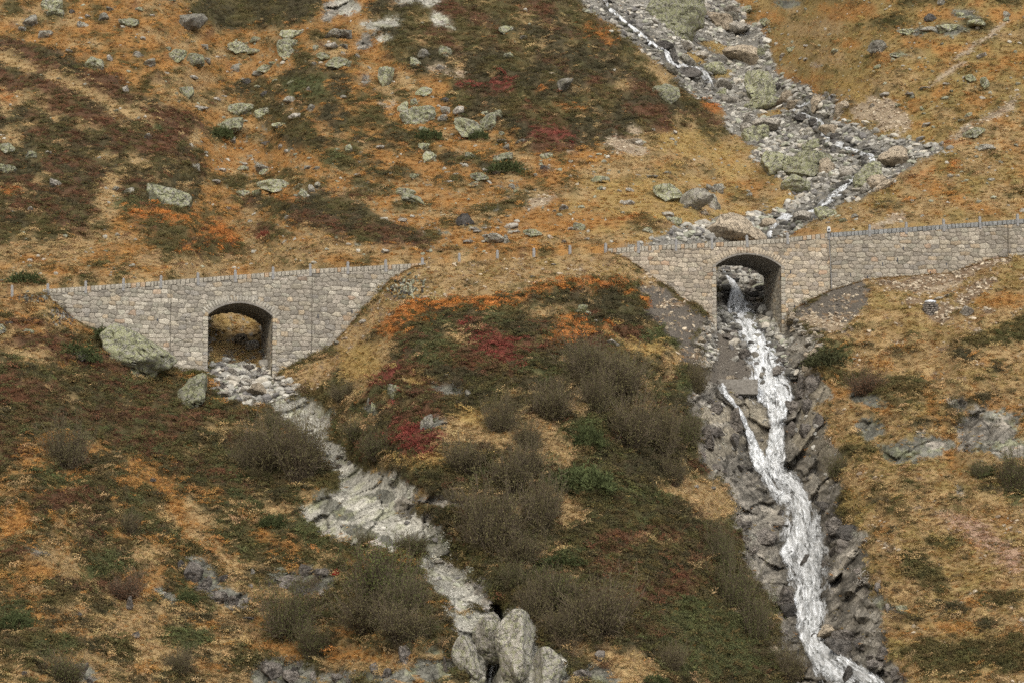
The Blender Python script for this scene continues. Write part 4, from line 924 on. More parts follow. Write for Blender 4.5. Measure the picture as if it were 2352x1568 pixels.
B5 = """1140,210,110,55,L 1250,250,45,30,G 745,350,80,60,L 1145,375,80,45,L 620,365,90,60,M 555,415,90,60,L 375,480,120,160,L 710,440,60,40,G 615,595,100,60,L 545,660,60,50,L 485,690,90,60,L 590,755,215,95,L 845,735,70,55,G 760,710,70,60,M 735,755,80,50,M
895,840,200,105,L,20 1030,790,135,100,L 1095,750,50,55,L 1000,740,70,35,L 610,835,90,35,L 615,950,85,50,L 650,1005,95,85,L,25 905,1005,90,50,L 1130,1015,160,55,L 1235,910,80,35,M 555,1148,70,40,L 965,1170,110,50,L 935,1190,90,35,L 1175,1200,50,40,M
950,1130,80,35,L 490,1235,120,45,L 530,1290,200,60,L,20 480,1412,60,30,G 885,1420,140,80,D 1070,1520,145,75,M 1305,1495,110,45,L 1600,1455,75,45,L 1185,1445,90,40,G 1730,1150,110,45,L 1740,1205,50,30,L 2165,1245,170,105,L 1985,915,60,40,G 1950,905,90,45,T
2218,850,34,38,G 2075,832,36,20,G 1510,560,90,100,M,35 2155,600,205,130,L 1920,1215,60,30,G 1910,1295,80,40,G 1500,1345,60,40,G 1435,495,40,20,T 340,950,60,26,G 1075,1120,70,24,G,20 1200,1230,40,20,L 820,1120,40,20,G 780,1165,80,20,G 1450,1350,30,20,G
1380,1080,40,40,D 1000,1110,40,26,G 880,885,30,16,G 1110,860,40,26,L 1110,900,60,30,G 1140,950,50,50,M 1250,1090,40,26,G 2240,1050,20,10,M 2060,1130,90,26,M 2160,1110,60,26,M 1980,1125,50,20,M 620,1150,0,0,M 300,220,60,26,M 1400,1005,80,30,L 1330,1120,30,30,M
930,1470,60,24,G 1550,1460,40,30,G 1200,1480,60,24,G 2040,1485,60,30,L 1650,1530,40,20,M 1000,1460,40,20,G 760,655,80,26,D,15"""
B6 = """150,115,330,215,L 280,45,130,90,G 390,125,190,100,T 515,185,155,90,G 500,110,100,80,M 475,65,100,45,G 570,350,230,115,T,32 700,155,60,45,L 670,340,60,45,L 185,300,80,50,G 205,385,115,80,M 300,360,90,45,G 60,300,90,70,D 120,365,60,90,D
205,470,130,80,D 90,440,110,80,M 390,440,130,80,L 440,545,110,60,G 660,580,190,170,L,15 690,660,230,80,L 480,635,130,60,G,20 425,600,80,50,L 780,565,60,45,D 830,625,100,80,T 900,665,110,50,T 1040,660,120,80,T,-35 1190,690,75,95,T 1110,745,80,45,M
940,760,80,50,D 1010,790,80,50,D 980,850,80,40,M 720,805,170,60,G 580,775,60,80,G 575,825,70,50,G 650,865,150,80,L 1130,830,120,70,T 1160,875,100,40,D 1000,930,130,60,L 790,1040,230,140,L,15 975,1075,250,140,L 1100,1075,110,90,T 1215,1110,110,70,G
1370,1130,210,150,L 1440,1165,120,80,T 1540,1005,190,120,T,22 1350,1210,60,60,G 1440,1200,130,40,T,-30 920,1190,200,90,L,10 250,1310,220,120,M,-15 370,1290,100,110,M 345,1205,60,50,M 395,1205,120,60,M 600,1250,50,40,M 480,1465,380,160,T 705,1425,95,55,T 945,1395,110,60,G
1080,1370,150,80,L,-15 120,1415,100,50,L 75,1380,70,30,G 320,1365,50,30,T 1435,300,155,85,M 1760,118,95,45,D 1830,20,60,45,M 2060,175,100,40,L 1850,180,130,50,L 1610,210,120,30,L 2035,860,120,50,L,-25 2100,555,50,60,L 2010,510,60,40,L 480,1385,60,40,G 585,65,80,40,L
1940,90,60,30,L 2240,95,60,40,M 2240,125,50,26,L 1750,195,120,35,M 1900,170,90,40,L 2010,120,60,26,L 1150,330,60,26,L 960,300,50,20,G 870,320,60,24,L 560,210,0,0,L 730,210,26,26,L 960,385,30,20,G 810,360,50,30,G 1710,210,60,20,L 1550,685,40,24,L 1470,610,60,26,G
1620,625,60,22,G 1700,700,40,20,L 1380,680,40,24,G 2110,950,110,40,M 1980,840,60,40,T,-35 1190,1410,60,26,L 1270,1385,50,30,M 1110,1340,0,0,G 1960,770,50,20,L 2000,740,50,24,L,-20 1730,800,60,30,G,-20 1720,570,60,20,G 1850,540,50,18,G 2080,360,60,30,G,-20 1540,360,80,24,L 1420,430,60,24,L"""
B1 = """885,940,560,270,L,30 500,960,130,80,M 1240,1215,235,180,L 1640,1185,150,75,T 1470,1070,75,60,G 1580,1125,100,50,G 1785,1110,90,42,G 1810,1150,60,35,G 1580,1040,90,50,M 1555,860,90,75,T 1610,890,80,75,G 190,820,90,35,L 5,810,60,60,L 1380,1140,130,50,M 1480,1110,70,40,G
1620,1145,70,36,G 1550,1195,70,60,G 1430,1210,80,40,G 1560,1225,90,40,G 1690,1150,60,36,G 1880,1210,60,30,G 1420,1050,50,30,G 1500,1030,40,24,M 1650,1060,50,40,M 1700,1080,50,40,M 1440,960,60,20,G 1350,860,60,30,G 1360,800,50,24,G 1800,1180,40,26,G 1640,1270,70,24,T 1850,1235,80,26,T
1340,1090,60,28,G 1530,1165,50,30,M 1730,1200,50,24,G 50,770,60,20,M"""
B2 = """895,1415,105,105,M 1890,670,70,50,L 1850,695,60,24,L 1925,700,60,26,L 2070,885,95,40,G,20 680,1215,80,70,L 555,1300,50,70,L 520,1255,30,60,M 1160,1225,60,50,M 1340,215,145,70,M 1400,225,50,60,M 1970,760,24,20,G 490,745,50,30,G 320,880,50,30,M 1570,465,50,16,D 1700,385,40,14,G
1020,1105,16,16,G 1440,1110,30,20,M 1010,1390,50,26,G 1770,240,40,20,G 1500,415,24,12,G 740,100,60,24,G 1220,175,60,20,G 1160,240,70,26,G 630,300,60,36,G 1980,265,10,8,G"""
B3 = """1990,685,95,70,G,-30 1815,600,60,22,G 1870,600,50,16,G 480,1110,110,40,T 560,1125,90,28,D 510,1210,50,28,D 560,960,80,60,D 700,690,50,36,D 640,570,70,36,D 580,560,60,30,D 600,610,80,34,M 660,600,70,30,T 440,600,60,40,D 450,700,50,24,D 540,655,50,26,D 600,695,80,24,D
480,850,120,30,M 420,740,60,20,D 500,815,100,26,M 740,700,70,40,D 650,650,60,40,M 790,930,80,50,M 730,900,60,40,D 800,1000,90,50,D 790,1060,120,70,D 830,960,70,30,M 830,1090,0,0,M 500,600,40,20,G 440,420,70,26,G 500,410,80,40,G 560,415,80,50,M 640,440,80,40,M 560,470,80,36,D
480,460,90,40,M 620,500,70,40,M 670,530,60,40,D 540,520,50,24,G 430,470,60,40,G 590,540,60,24,M 420,560,50,30,D 690,470,40,30,M 400,1300,80,70,M,30 350,1250,50,40,M 520,1390,110,130,M 340,1500,110,130,M 500,1500,80,80,D 390,1440,100,60,M 1000,1150,90,110,M,10
930,1180,90,120,M 900,1090,0,0,M 870,1290,100,70,D 970,1290,70,90,M 1040,1380,80,90,M,20 960,1440,80,80,M 880,1420,60,80,D"""
B9 = """965,785,115,80,D 1090,805,70,45,D 1100,1230,130,75,T 1190,1330,180,120,D,20 1450,1385,120,70,D 1290,1315,70,50,D 1240,1270,190,70,D,10 1230,1530,75,110,D 1080,430,110,60,D,20 700,250,40,24,D 800,480,60,40,D 1020,1265,60,36,D 1330,1345,60,34,M 1380,1400,70,34,D
1240,600,130,110,D 1160,560,130,90,M 1120,640,90,60,D 1200,690,100,70,D,20 1130,730,60,60,M 700,640,170,110,D,10 570,650,90,50,M 600,720,110,50,M 860,620,0,0,D 820,1040,150,120,M,10 850,1090,140,70,D 560,560,110,50,M 1400,1450,150,60,M,10 1540,1510,100,60,M 1300,1280,50,30,M 530,1040,60,120,G,10
500,1130,70,30,T,30 760,1370,110,70,T 260,315,40,30,G 370,325,50,26,G 1480,1500,60,40,D 1590,1540,60,70,M 1260,1500,40,24,D 1300,1570,90,30,D 1480,1090,30,60,M 1570,1090,90,60,L 1420,960,50,70,M 600,200,80,30,D 540,190,80,30,D 440,220,60,30,D 380,190,100,40,M"""
B8 = """340,115,50,28,G 375,138,34,22,G 405,148,24,18,G 340,180,40,24,M 970,800,70,24,G 560,1490,70,70,M 750,1400,70,110,M 640,1500,60,60,M 40,1500,80,60,D 170,1530,50,60,M 320,1540,70,50,M 480,1540,40,50,M 400,1560,50,30,M 1900,1520,120,70,M,5 2000,1400,60,60,M 1010,1440,30,90,M 1040,1540,60,40,L"""
B8 += " 1465,1360,260,290,H,6 1660,1510,190,190,H,-8 1300,1260,200,190,H,-12 1160,1440,170,190,H,-12 1190,1560,130,90,H,10"
B7 = """1230,860,130,150,M,35 1420,900,60,60,M,30 1390,1010,120,70,M 1480,1040,70,60,D 1570,1050,40,50,M 1160,850,60,60,D 1290,960,100,110,M,30 1860,900,170,60,M 1960,840,130,60,M 2060,870,100,60,M 1920,980,140,60,D 1830,940,120,60,M 1710,940,60,40,M 1610,880,28,40,G 775,420,40,24,G 1030,1000,80,30,G
830,1070,50,70,M 1740,1480,160,110,D 1860,1520,130,90,D 1680,1440,50,40,M 1900,1450,50,40,M 520,1500,50,90,M,30 570,1550,60,40,M 480,1460,40,30,M 160,1510,40,26,M 860,1265,70,36,D 730,1255,60,24,D 290,750,90,30,D,20 900,640,60,24,D 970,280,70,20,D 500,1130,40,26,D 1600,950,40,30,D 1330,1360,40,14,G 1600,1160,100,20,D"""
NAMED = {
 (8, 1465, 1360): 'tall bare lichened rock hump on the bottom edge, right of the dark cleft',
 (8, 1660, 1510): 'smaller pointed bare rock on the bottom edge, right of the tall hump',
 (8, 1300, 1260): 'smooth pale rock shoulder left of the dark cleft at the bottom',
 (8, 1160, 1440): 'low pale rock block on the bottom edge, left of the dark cleft',
 (4, 340, 40): 'upright lichened boulder standing near the top left corner, above a flatter one',
 (4, 370, 95): 'low rounded lichened boulder lying just beneath the upright one near the top left corner',
 (4, 1200, 145): 'large greyish angular boulder below the dark heath at the top left',
 (4, 820, 155): 'smooth rounded oval boulder on orange grass, left of the large angular one at the top',
 (4, 1870, 215): 'topmost broad boulder of the stacked trio at the upper left',
 (4, 1835, 285): 'middle boulder of the stacked trio at the upper left',
 (4, 1825, 345): 'lowest boulder of the stacked trio at the upper left',
 (4, 620, 425): 'yellow-green boulder at the edge of the dark left ridge',
 (4, 1190, 590): 'blocky lichened boulder alone in orange grass, right of the dark ridge',
 (4, 1540, 700): 'broad domed boulder in orange grass above the one with a green shrub at its foot',
 (4, 1475, 815): 'broad yellow-green boulder with a green shrub at its left foot',
 (4, 1070, 1250): 'largest cracked lichened boulder on the left slope, sloping down to the right',
 (4, 1765, 1205): 'wide flat lichened boulder above the reddish heath hump over the left bridge',
 (4, 1130, 370): 'left one of two touching boulders in the upper orange grass',
 (4, 1230, 385): 'right one of two touching boulders in the upper orange grass',
 (4, 1520, 325): 'rounded lichened boulder above a dark wet hollow in the orange grass',
 (5, 375, 480): 'tall upright green boulder standing on end on the upper middle slope',
 (5, 590, 755): 'wide yellow-green boulder with a crack, left of a small white stone',
 (5, 895, 840): 'long yellow-green boulder tilting down to the right on the middle slope',
 (5, 1030, 790): 'round yellow-green boulder just up right of the long tilted one',
 (5, 845, 735): 'small whitish stone beside the wide yellow-green cracked boulder',
 (5, 1130, 1015): 'flat boulder overgrown by a dark green shrub on the middle slope',
 (5, 2155, 600): 'big rounded lichened boulder at the right edge of the dark heath hill',
 (5, 2165, 1245): 'squared green boulder in yellow grass left of the stream bed',
 (5, 885, 1420): 'dark hollowed boulder in orange grass above the verge between the bridges',
 (5, 1070, 1520): 'brown-grey boulder just above the road between the bridges',
 (5, 480, 1412): 'small white stone in orange grass above the left bridge end',
 (6, 150, 115): 'huge green boulder at the top of the stream bed',
 (6, 515, 185): 'large pale rounded boulder at the right tip of the top boulder cluster',
 (6, 390, 125): 'brown boulder wedged between the huge green one and the pale rounded one',
 (6, 570, 350): 'long tan boulder leaning down to the right beside the upper stream',
 (6, 660, 580): 'large green humped boulder in the middle of the upper stream bed',
 (6, 790, 1040): 'pointed green boulder, left of a pair in the lower stream bed',
 (6, 975, 1075): 'broad green boulder, right of a pair in the lower stream bed',
 (6, 1370, 1130): 'large greenish boulder on the right bank below the slanted tan slab',
 (6, 1540, 1005): 'slanted flat tan slab on the right bank of the stream bed',
 (6, 480, 1465): 'huge long tan boulder resting just above the right bridge',
 (6, 250, 1310): 'dark green-grey pointed boulder split by a crack, left of the stream bed',
 (6, 370, 1290): 'right-hand block of the split grey-green boulder left of the stream bed',
 (6, 1435, 300): 'lone dark boulder in the middle of the right upper slope',
 (6, 1080, 1370): 'green boulder with a pointed left end beside the stream above the bridge',
 (1, 885, 940): 'biggest boulder, lichened and cracked, leaning against the left bridge wall',
 (1, 1240, 1215): 'green-topped boulder with a grass cap below the left bridge opening',
 (1, 1470, 1070): 'smooth upright grey stone in front of the left bridge opening',
 (1, 1640, 1185): 'pink-tan block in the rubble under the left bridge',
 (2, 895, 1415): 'pale angular boulder alone in red heath on the middle hill',
 (2, 680, 1215): 'lichened boulder under dark green heath on the middle hill',
 (2, 1890, 670): 'pointed lichened rock on the orange crest of the middle hill',
 (3, 1990, 685): 'light grey tilted boulder in the grass right of the silver-lidded well',
 (3, 480, 1110): 'tan block resting on the left end of the concrete weir',
 (9, 965, 785): 'dark wet boulder in the middle of the lower waterfall',
 (9, 1100, 1230): 'yellowish boulder on the dark rocks at the right foot of the waterfall',
 (9, 1190, 1330): 'large dark split boulder right of the waterfall foot',
 (9, 760, 1370): 'pale tan rock beside the bush left of the waterfall foot',
 (9, 530, 1040): 'smooth brown-grey standing rock half hidden by the bushes left of the lower falls',
}
REG = {4: ('grey-green boulder or stone in the orange and heath slope at the upper left', GU), 5: ('stone or boulder on the upper middle slope between the heath and orange grass', 'stones on the upper middle slope'),
       6: ('stone or boulder in or beside the upper stream bed and right slope', 'stones around the upper stream bed and right slope'), 1: ('stone in the rubble at the foot of the left bridge', 'stones at the foot of the left bridge'),
       2: ('small stone on the middle hill or the verge above it', 'small stones on the middle hill'), 3: ('stone in the rocky channel under and below the right bridge', 'stones in the channel of the right bridge'),
       9: ('rock beside the lower waterfall', 'rocks beside the lower waterfall'), 8: ('rock on the bottom edge or the bare slabs of the dry stream', 'rocks along the bare slabs'), 7: ('rock in a small outcrop on the lower left slope', 'outcrop rocks on the lower left slope')}
rs0 = random.Random(3)
for wn, txt in ((4, B4), (5, B5), (6, B6), (1, B1), (2, B2), (3, B3), (9, B9), (8, B8), (7, B7)):
    for tk in txt.split():
        q = tk.split(','); cx, cy, w_, h_ = map(float, q[:4])
        if w_ <= 0: continue
        if wn in (1, 3, 7, 8, 9) and not (wn == 1 and w_ > 150) and q[4] in 'MD' and not (wn == 3 and cy < 730 and q[4] == 'D'): q[4] = 'A' if (q[4] == 'M' or rs0.random() < .6) else 'D'
        lb = NAMED.get((wn, int(cx), int(cy)))
        if wn == 6 and q[4] in 'LGT' : w_ *= 1.12; h_ *= 1.15
        boulder(WIN[wn][0] + .36 * cx, WIN[wn][1] + .36 * cy, .36 * w_, .36 * h_, q[4], lb or REG[wn][0], None if lb else REG[wn][1], float(q[5]) if len(q) > 5 else 0, sink=(.12 if wn not in (9,) else .2))
# rough block walls lining the channel below the right bridge
rs = random.Random(9)
def along(pl, n, w0, w1, kinds, label, group, jit=5):
    L_ = np.cumsum([0] + [math.hypot(b[0] - a[0], b[1] - a[1]) for a, b in zip(pl[:-1], pl[1:])])
    for i in range(n):
        s = rs.random() * L_[-1]; u = np.interp(s, L_, [p[0] for p in pl]) + rs.uniform(-jit, jit); v = np.interp(s, L_, [p[1] for p in pl]) + rs.uniform(-jit, jit)
        w_ = rs.uniform(w0, w1); block(u, v, w_, w_ * rs.uniform(.6, .85), rs.choice(kinds), label, group)
def flush():
    """the 300 boulders that show largest are things, the smaller ones share one object"""
    BL.sort(key=lambda q: -(q[0][2] * q[0][3]) - (1e6 if q[0][5] and not (len(q[0]) > 6 and q[0][6]) else 0))
    for a, k in BL[:300]: boulder_(*a, **k)
    rest = BL[300:]; protos = sum(RK.values(), []); off = {}; c_ = 0
    for kk in RK: off[kk] = c_; c_ += len(RK[kk])
    P = []; R_ = []; S_ = []; K_ = []
    for a, k in rest:
        u, v, w_, h_, kind = a[:5]; g = sp(u, v + h_ * .34); m_ = g.y / F; sx = w_ * m_ * .6; sz = h_ * m_ * .66 / .72
        P.append((g.x, g.y, g.z + sz * .72 * .4)); R_.append((random.uniform(-.15, .15), rad(a[7] if len(a) > 7 else 0), 0)); S_.append((sx * random.choice((-1, 1)), (sx + sz) / 2, sz)); K_.append(off[kind] + random.randrange(len(RK[kind])))
    gn_scatter('small_boulders', np.array(P), np.array(R_), np.array(S_), np.ones((len(P), 3)), protos, np.array(K_))
def block(u, v, wpx, hpx, kind, label, group): o = boulder_(u, v, wpx, hpx, kind, label, group, name='stone_block', cat='stone block')
along([(1628, 732), (1622, 760), (1612, 790), (1612, 820), (1625, 850)], 38, 13, 24, 'GGMT', 'pale block lining the left side of the channel below the right bridge', 'blocks lining the left channel side', 9)
along([(1818, 730), (1832, 752), (1860, 772), (1876, 790), (1860, 810), (1850, 850)], 46, 12, 24, 'GTTG', 'pale block lining the right side of the channel below the right bridge', 'blocks lining the right channel side', 12)

# ---------------------------------------------------------------- scattered stones too many to count
def gn_scatter(name, P, ROT, SC, TINT, protos, pick, matless=False):
    """one object of points that carries copies of small models"""
    me = bpy.data.meshes.new(name); n = len(P)
    me.vertices.add(n); me.vertices.foreach_set('co', np.ascontiguousarray(P, np.float32).ravel())
    for an, arr, ty in (('rot', ROT, 'FLOAT_VECTOR'), ('scl', SC, 'FLOAT_VECTOR')):
        a = me.attributes.new(an, ty, 'POINT'); a.data.foreach_set('vector', np.ascontiguousarray(arr, np.float32).ravel())
    a = me.attributes.new('tint', 'FLOAT_COLOR', 'POINT'); a.data.foreach_set('color', np.ascontiguousarray(np.hstack([TINT, np.ones((n, 1))]), np.float32).ravel())
    a = me.attributes.new('pick', 'INT', 'POINT'); a.data.foreach_set('value', np.ascontiguousarray(pick, np.int32))
    me.update()
    o = bpy.data.objects.new(name, me); COL.objects.link(o)
    pc = bpy.data.collections.new(name + '_models')
    for i, pme in enumerate(protos):
        po = bpy.data.objects.new('%s_model_%02d' % (name, i), pme); pc.objects.link(po)
    ng = bpy.data.node_groups.new(name, 'GeometryNodeTree')
    ng.interface.new_socket('Geometry', in_out='INPUT', socket_type='NodeSocketGeometry'); ng.interface.new_socket('Geometry', in_out='OUTPUT', socket_type='NodeSocketGeometry')
    gi_ = ng.nodes.new('NodeGroupInput'); go = ng.nodes.new('NodeGroupOutput')
    ip = ng.nodes.new('GeometryNodeInstanceOnPoints'); ci = ng.nodes.new('GeometryNodeCollectionInfo')
    ci.inputs['Collection'].default_value = pc; ci.inputs['Separate Children'].default_value = True; ci.inputs['Reset Children'].default_value = True
    def na(nm, ty):
        x = ng.nodes.new('GeometryNodeInputNamedAttribute'); x.data_type = ty; x.inputs['Name'].default_value = nm; return x.outputs['Attribute']
    mp_ = ng.nodes.new('GeometryNodeMeshToPoints')
    ng.links.new(gi_.outputs[0], mp_.inputs['Mesh']); ng.links.new(mp_.outputs[0], ip.inputs['Points']); ng.links.new(ci.outputs[0], ip.inputs['Instance'])
    ip.inputs['Pick Instance'].default_value = True
    ng.links.new(na('pick', 'INT'), ip.inputs['Instance Index']); 
    er = ng.nodes.new('FunctionNodeEulerToRotation'); ng.links.new(na('rot', 'FLOAT_VECTOR'), er.inputs[0]); ng.links.new(er.outputs[0], ip.inputs['Rotation'])
    ng.links.new(na('scl', 'FLOAT_VECTOR'), ip.inputs['Scale']); ng.links.new(ip.outputs[0], go.inputs[0])
    md = o.modifiers.new('scatter', 'NODES'); md.node_group = ng
    o['kind'] = 'stuff'
    return o
def tint_mat(name, lo, hi, scale=9., spec=.15):
    m, t, b = newmat(name); M[name] = m
    a = attr(t, 'tint', 'INSTANCER'); co = t.nodes.new('ShaderNodeTexCoord').outputs['Object']
    t.links.new(mixc(t, 1, a.outputs['Color'], ramp(t, noise(t, scale, 3, .6, co), [(.3, lo), (.7, hi)]), 'MULTIPLY'), b.inputs['Base Color'])
    b.inputs['Specular IOR Level'].default_value = spec
    return m
tint_mat('stone_tint', .72, 1.25, 2.5)
def pick_cells(classes, n, mask=None, u=(-40, 2400), v=(-60, 1640), dens=None):
    """random places on the ground under the given covers"""
    out = []; need = n
    for _ in range(40):
        uu_ = rng.uniform(*u, n * 2); vv_ = rng.uniform(*v, n * 2); i, j = gi(uu_, vv_); i = np.round(i).astype(int); j = np.round(j).astype(int)
        i_ = np.clip(i + np.round(rng.normal(0, 1.6, len(i))).astype(int), 0, NV - 1); j_ = np.clip(j + np.round(rng.normal(0, 2.2, len(j))).astype(int), 0, NU - 1); ok = np.isin(cls[i_, j_], classes) & ~((vv_ > vtop(uu_) - 1) & (vv_ < vbot(uu_) + 1) & ~HOLE(uu_, vv_))
        if mask is not None: ok &= mask(uu_, vv_)
        out.append(np.stack([uu_[ok], vv_[ok]], 1)); 
        if sum(map(len, out)) >= n: break
    return np.concatenate(out)[:n]
def HOLE(u, v): return ((u > 476) & (u < 632) & (v > 690)) | ((u > 1640) & (u < 1796) & (v > 580))
def share(classes):
    vis = (U > -40) & (U < 2400) & (V > -60) & (V < 1640); return np.isin(cls, classes)[vis].sum() * DU * DU
flush()
small = [rock_mesh('stone', 500 + i, M['stone_tint'], 2, .7, 12, 1.0, .38) for i in range(8)]
for q in small: q.polygons.foreach_set('use_smooth', [False] * len(q.polygons))
def scatter_stones(name, classes, per, s0, s1, cols, mask=None, power=2.2):
    n = int(share(classes) / per); q = pick_cells(classes, n, mask); n = len(q)
    P = surf(q[:, 0], q[:, 1]); sz = s0 + (s1 - s0) * rng.random(n) ** power
    SC = np.stack([sz * rng.uniform(.8, 1.4, n), sz * rng.uniform(.7, 1.1, n), sz * rng.uniform(.6, 1.1, n)], 1)
    ROT = np.stack([rng.uniform(-.5, .5, n), rng.uniform(-.5, .5, n), rng.uniform(0, 6.28, n)], 1)
    wi, wj = gi(q[:, 0], q[:, 1]); wet = wmask[wi.astype(int), wj.astype(int)]
    c = np.array(cols)[rng.integers(0, len(cols), n)] * rng.uniform(.75, 1.2, (n, 1))
    near = blur(wmask, 12)[wi.astype(int), wj.astype(int)]
    c = c * (1 - .58 * np.clip(near * 4, 0, 1) * (rng.random(n) < .85))[:, None]
    P[:, 2] += SC[:, 2] * .15
    return gn_scatter(name, P, ROT, SC, c, small, rng.integers(0, len(small), n))
PALE = [(.44, .42, .37), (.39, .37, .325), (.34, .32, .285), (.46, .42, .35), (.30, .285, .25), (.40, .38, .33), (.22, .21, .19), (.32, .32, .25), (.17, .16, .15)]
scatter_stones('stream_rubble', [BED], 19, .10, .80, PALE, power=3.6, mask=lambda u, v: ~((u > 480) & (u < 612) & (v > 700) & (v < 835) & (rng.random(len(u)) < .85)))
scatter_stones('scree', [SCR, EARTH], 22, .06, .34, [(.50, .42, .31), (.44, .36, .26), (.36, .30, .22), (.28, .22, .16)])
scatter_stones('gravel', [GRAV], 18, .04, .20, [(.16, .14, .115), (.13, .115, .095), (.10, .09, .08), (.30, .28, .24), (.18, .16, .13), (.12, .105, .09)], power=3.4)
scatter_stones('gorge_debris', [WET], 900, .07, .40, [(.22, .20, .175), (.16, .145, .13), (.29, .265, .23), (.12, .11, .10)], power=3.2)
scatter_stones('slab_stones', [SLAB, BSLAB], 330, .08, .42, PALE, power=2.6)
scatter_stones('loose_stones', [ORA, TAN, OLI, GOLD], 900, .08, .46, [(.32, .30, .25), (.26, .26, .19), (.22, .215, .165), (.38, .35, .29)], power=2.4, mask=lambda u, v: v < vtop(u))
# ---------------------------------------------------------------- water
m, t, b = newmat('white_water'); M['white_water'] = m
fl = attr(t, 'flow'); ed = attr(t, 'edge')
sep = N(t, 'ShaderNodeSeparateColor'); t.links.new(fl.outputs['Color'], sep.inputs[0])
cmb = N(t, 'ShaderNodeCombineXYZ'); t.links.new(mathn(t, 'MULTIPLY', sep.outputs[0], 1.5), cmb.inputs[0]); t.links.new(mathn(t, 'MULTIPLY', sep.outputs[1], 3.4), cmb.inputs[1])
cm2 = N(t, 'ShaderNodeCombineXYZ'); t.links.new(mathn(t, 'MULTIPLY', sep.outputs[0], 4.2), cm2.inputs[0]); t.links.new(mathn(t, 'MULTIPLY', sep.outputs[1], 6.5), cm2.inputs[1])
n_a = noise(t, 1.0, 6, .68, cmb.outputs[0], .8); n_b = noise(t, 1.0, 5, .7, cm2.outputs[0], .8)
mixn = mathn(t, 'ADD', mathn(t, 'MULTIPLY', n_a, .62), mathn(t, 'MULTIPLY', n_b, .38))
al = mathn(t, 'ADD', mixn, mathn(t, 'MULTIPLY', ed.outputs['Fac'], .30))
cm3 = N(t, 'ShaderNodeCombineXYZ'); t.links.new(mathn(t, 'MULTIPLY', sep.outputs[0], .45), cm3.inputs[0]); t.links.new(mathn(t, 'MULTIPLY', sep.outputs[1], 1.1), cm3.inputs[1])
big = noise(t, 1., 4, .65, cm3.outputs[0], .6)
al = mathn(t, 'ADD', al, mathn(t, 'MULTIPLY', mathn(t, 'SUBTRACT', big, .5), 1.1))
alpha = ramp(t, al, [(.45, 0.), (.55, .35), (.70, 1.)])
foam = ramp(t, mixn, [(.36, (.20, .205, .20)), (.46, (.46, .47, .47)), (.60, (.80, .81, .82))])
t.links.new(foam, b.inputs['Base Color']); t.links.new(alpha, b.inputs['Alpha']); b.inputs['Roughness'].default_value = .5; b.inputs['Specular IOR Level'].default_value = .4
bump(t, b, mixn, .25, .9)
Gmin = GX[..., 1]
def ribbon(name, pl, lift_=.22, dens=1., kind='structure'):
    pl = np.array(pl, float); seg = np.hypot(*np.diff(pl[:, :2], axis=0).T); cs = np.concatenate([[0], np.cumsum(seg)])
    n = int(cs[-1] / 2.2); s = np.linspace(0, cs[-1], n)
    u = np.interp(s, cs, pl[:, 0]); v = np.interp(s, cs, pl[:, 1]); w_ = np.interp(s, cs, pl[:, 2])
    k = np.ones(9) / 9; us_ = np.convolve(np.pad(u, 4, 'edge'), k, 'valid'); vs_ = np.convolve(np.pad(v, 4, 'edge'), k, 'valid')
    du, dv = np.gradient(us_), np.gradient(vs_); l = np.hypot(du, dv); du /= l; dv /= l
    mcol = 26; c = np.linspace(-1, 1, mcol)
    wob = 1 + .18 * fbm(s / 14, s * 0, s * 0, 3, 91)
    UU = us_[:, None] - dv[:, None] * c[None] * (w_ * wob)[:, None] * .66; VV = vs_[:, None] + du[:, None] * c[None] * (w_ * wob)[:, None] * .66
    P = surf(UU, VV)
    for _ in range(9):
        P = np.concatenate([P[:1], (P[:-2] + P[1:-1] * 2 + P[2:]) / 4, P[-1:]], 0); P[:, 1:-1] = (P[:, :-2] + P[:, 1:-1] * 2 + P[:, 2:]) / 4
    m_ = P[..., 1] / F
    hump = (1 - c[None] ** 2)
    rip = fbm(s[:, None] / 9 + 0 * c[None], c[None] * w_[:, None] / 5, 0 * UU, 3, 92)
    P[..., 1] -= (lift_ + .35 * hump + .35 * rip) * dens; P[..., 2] += (.06 + .14 * hump + .10 * rip) * dens
    edge = np.clip((1 - np.abs(c[None])) * 2.2, 0, 1) * 1.0 + 0 * UU; edge = edge * 1.25 - .46 + (dens - 1) * 1.2 - .35 * sstep(62, 100, (w_ * wob))[:, None]
    endf = np.clip(np.minimum(s, cs[-1] - s) / 14, 0, 1)[:, None]; edge = edge - (1 - endf) * .6
    flow = np.stack([s[:, None] * m_, c[None] * w_[:, None] * .56 * m_, 0 * UU], -1)
    o = mesh_np(name, P.reshape(-1, 3), gridfaces(n, mcol), M['white_water'], True, {'flow': flow.reshape(-1, 3), 'edge': edge.ravel()})
    o['kind'] = kind; return o
ribbon('waterfall', [(a, b, c * .60) for a, b, c in WATER['falls']], .26, .87)
ribbon('waterfall', [(a, b, c * 1.06) for a, b, c in WATER['falls']], .18, .82)
ribbon('waterfall', WATER['side'], .22, .88)
ribbon('waterfall', WATER['low'], .3)
ribbon('stream', [(a, b, c * .75) for a, b, c in WATER['up1']], .06, .80)
ribbon('stream', [(a, b, c * .8) for a, b, c in WATER['up2']], .06, .80)
ribbon('stream', WATER['trickle'], .15, .9)

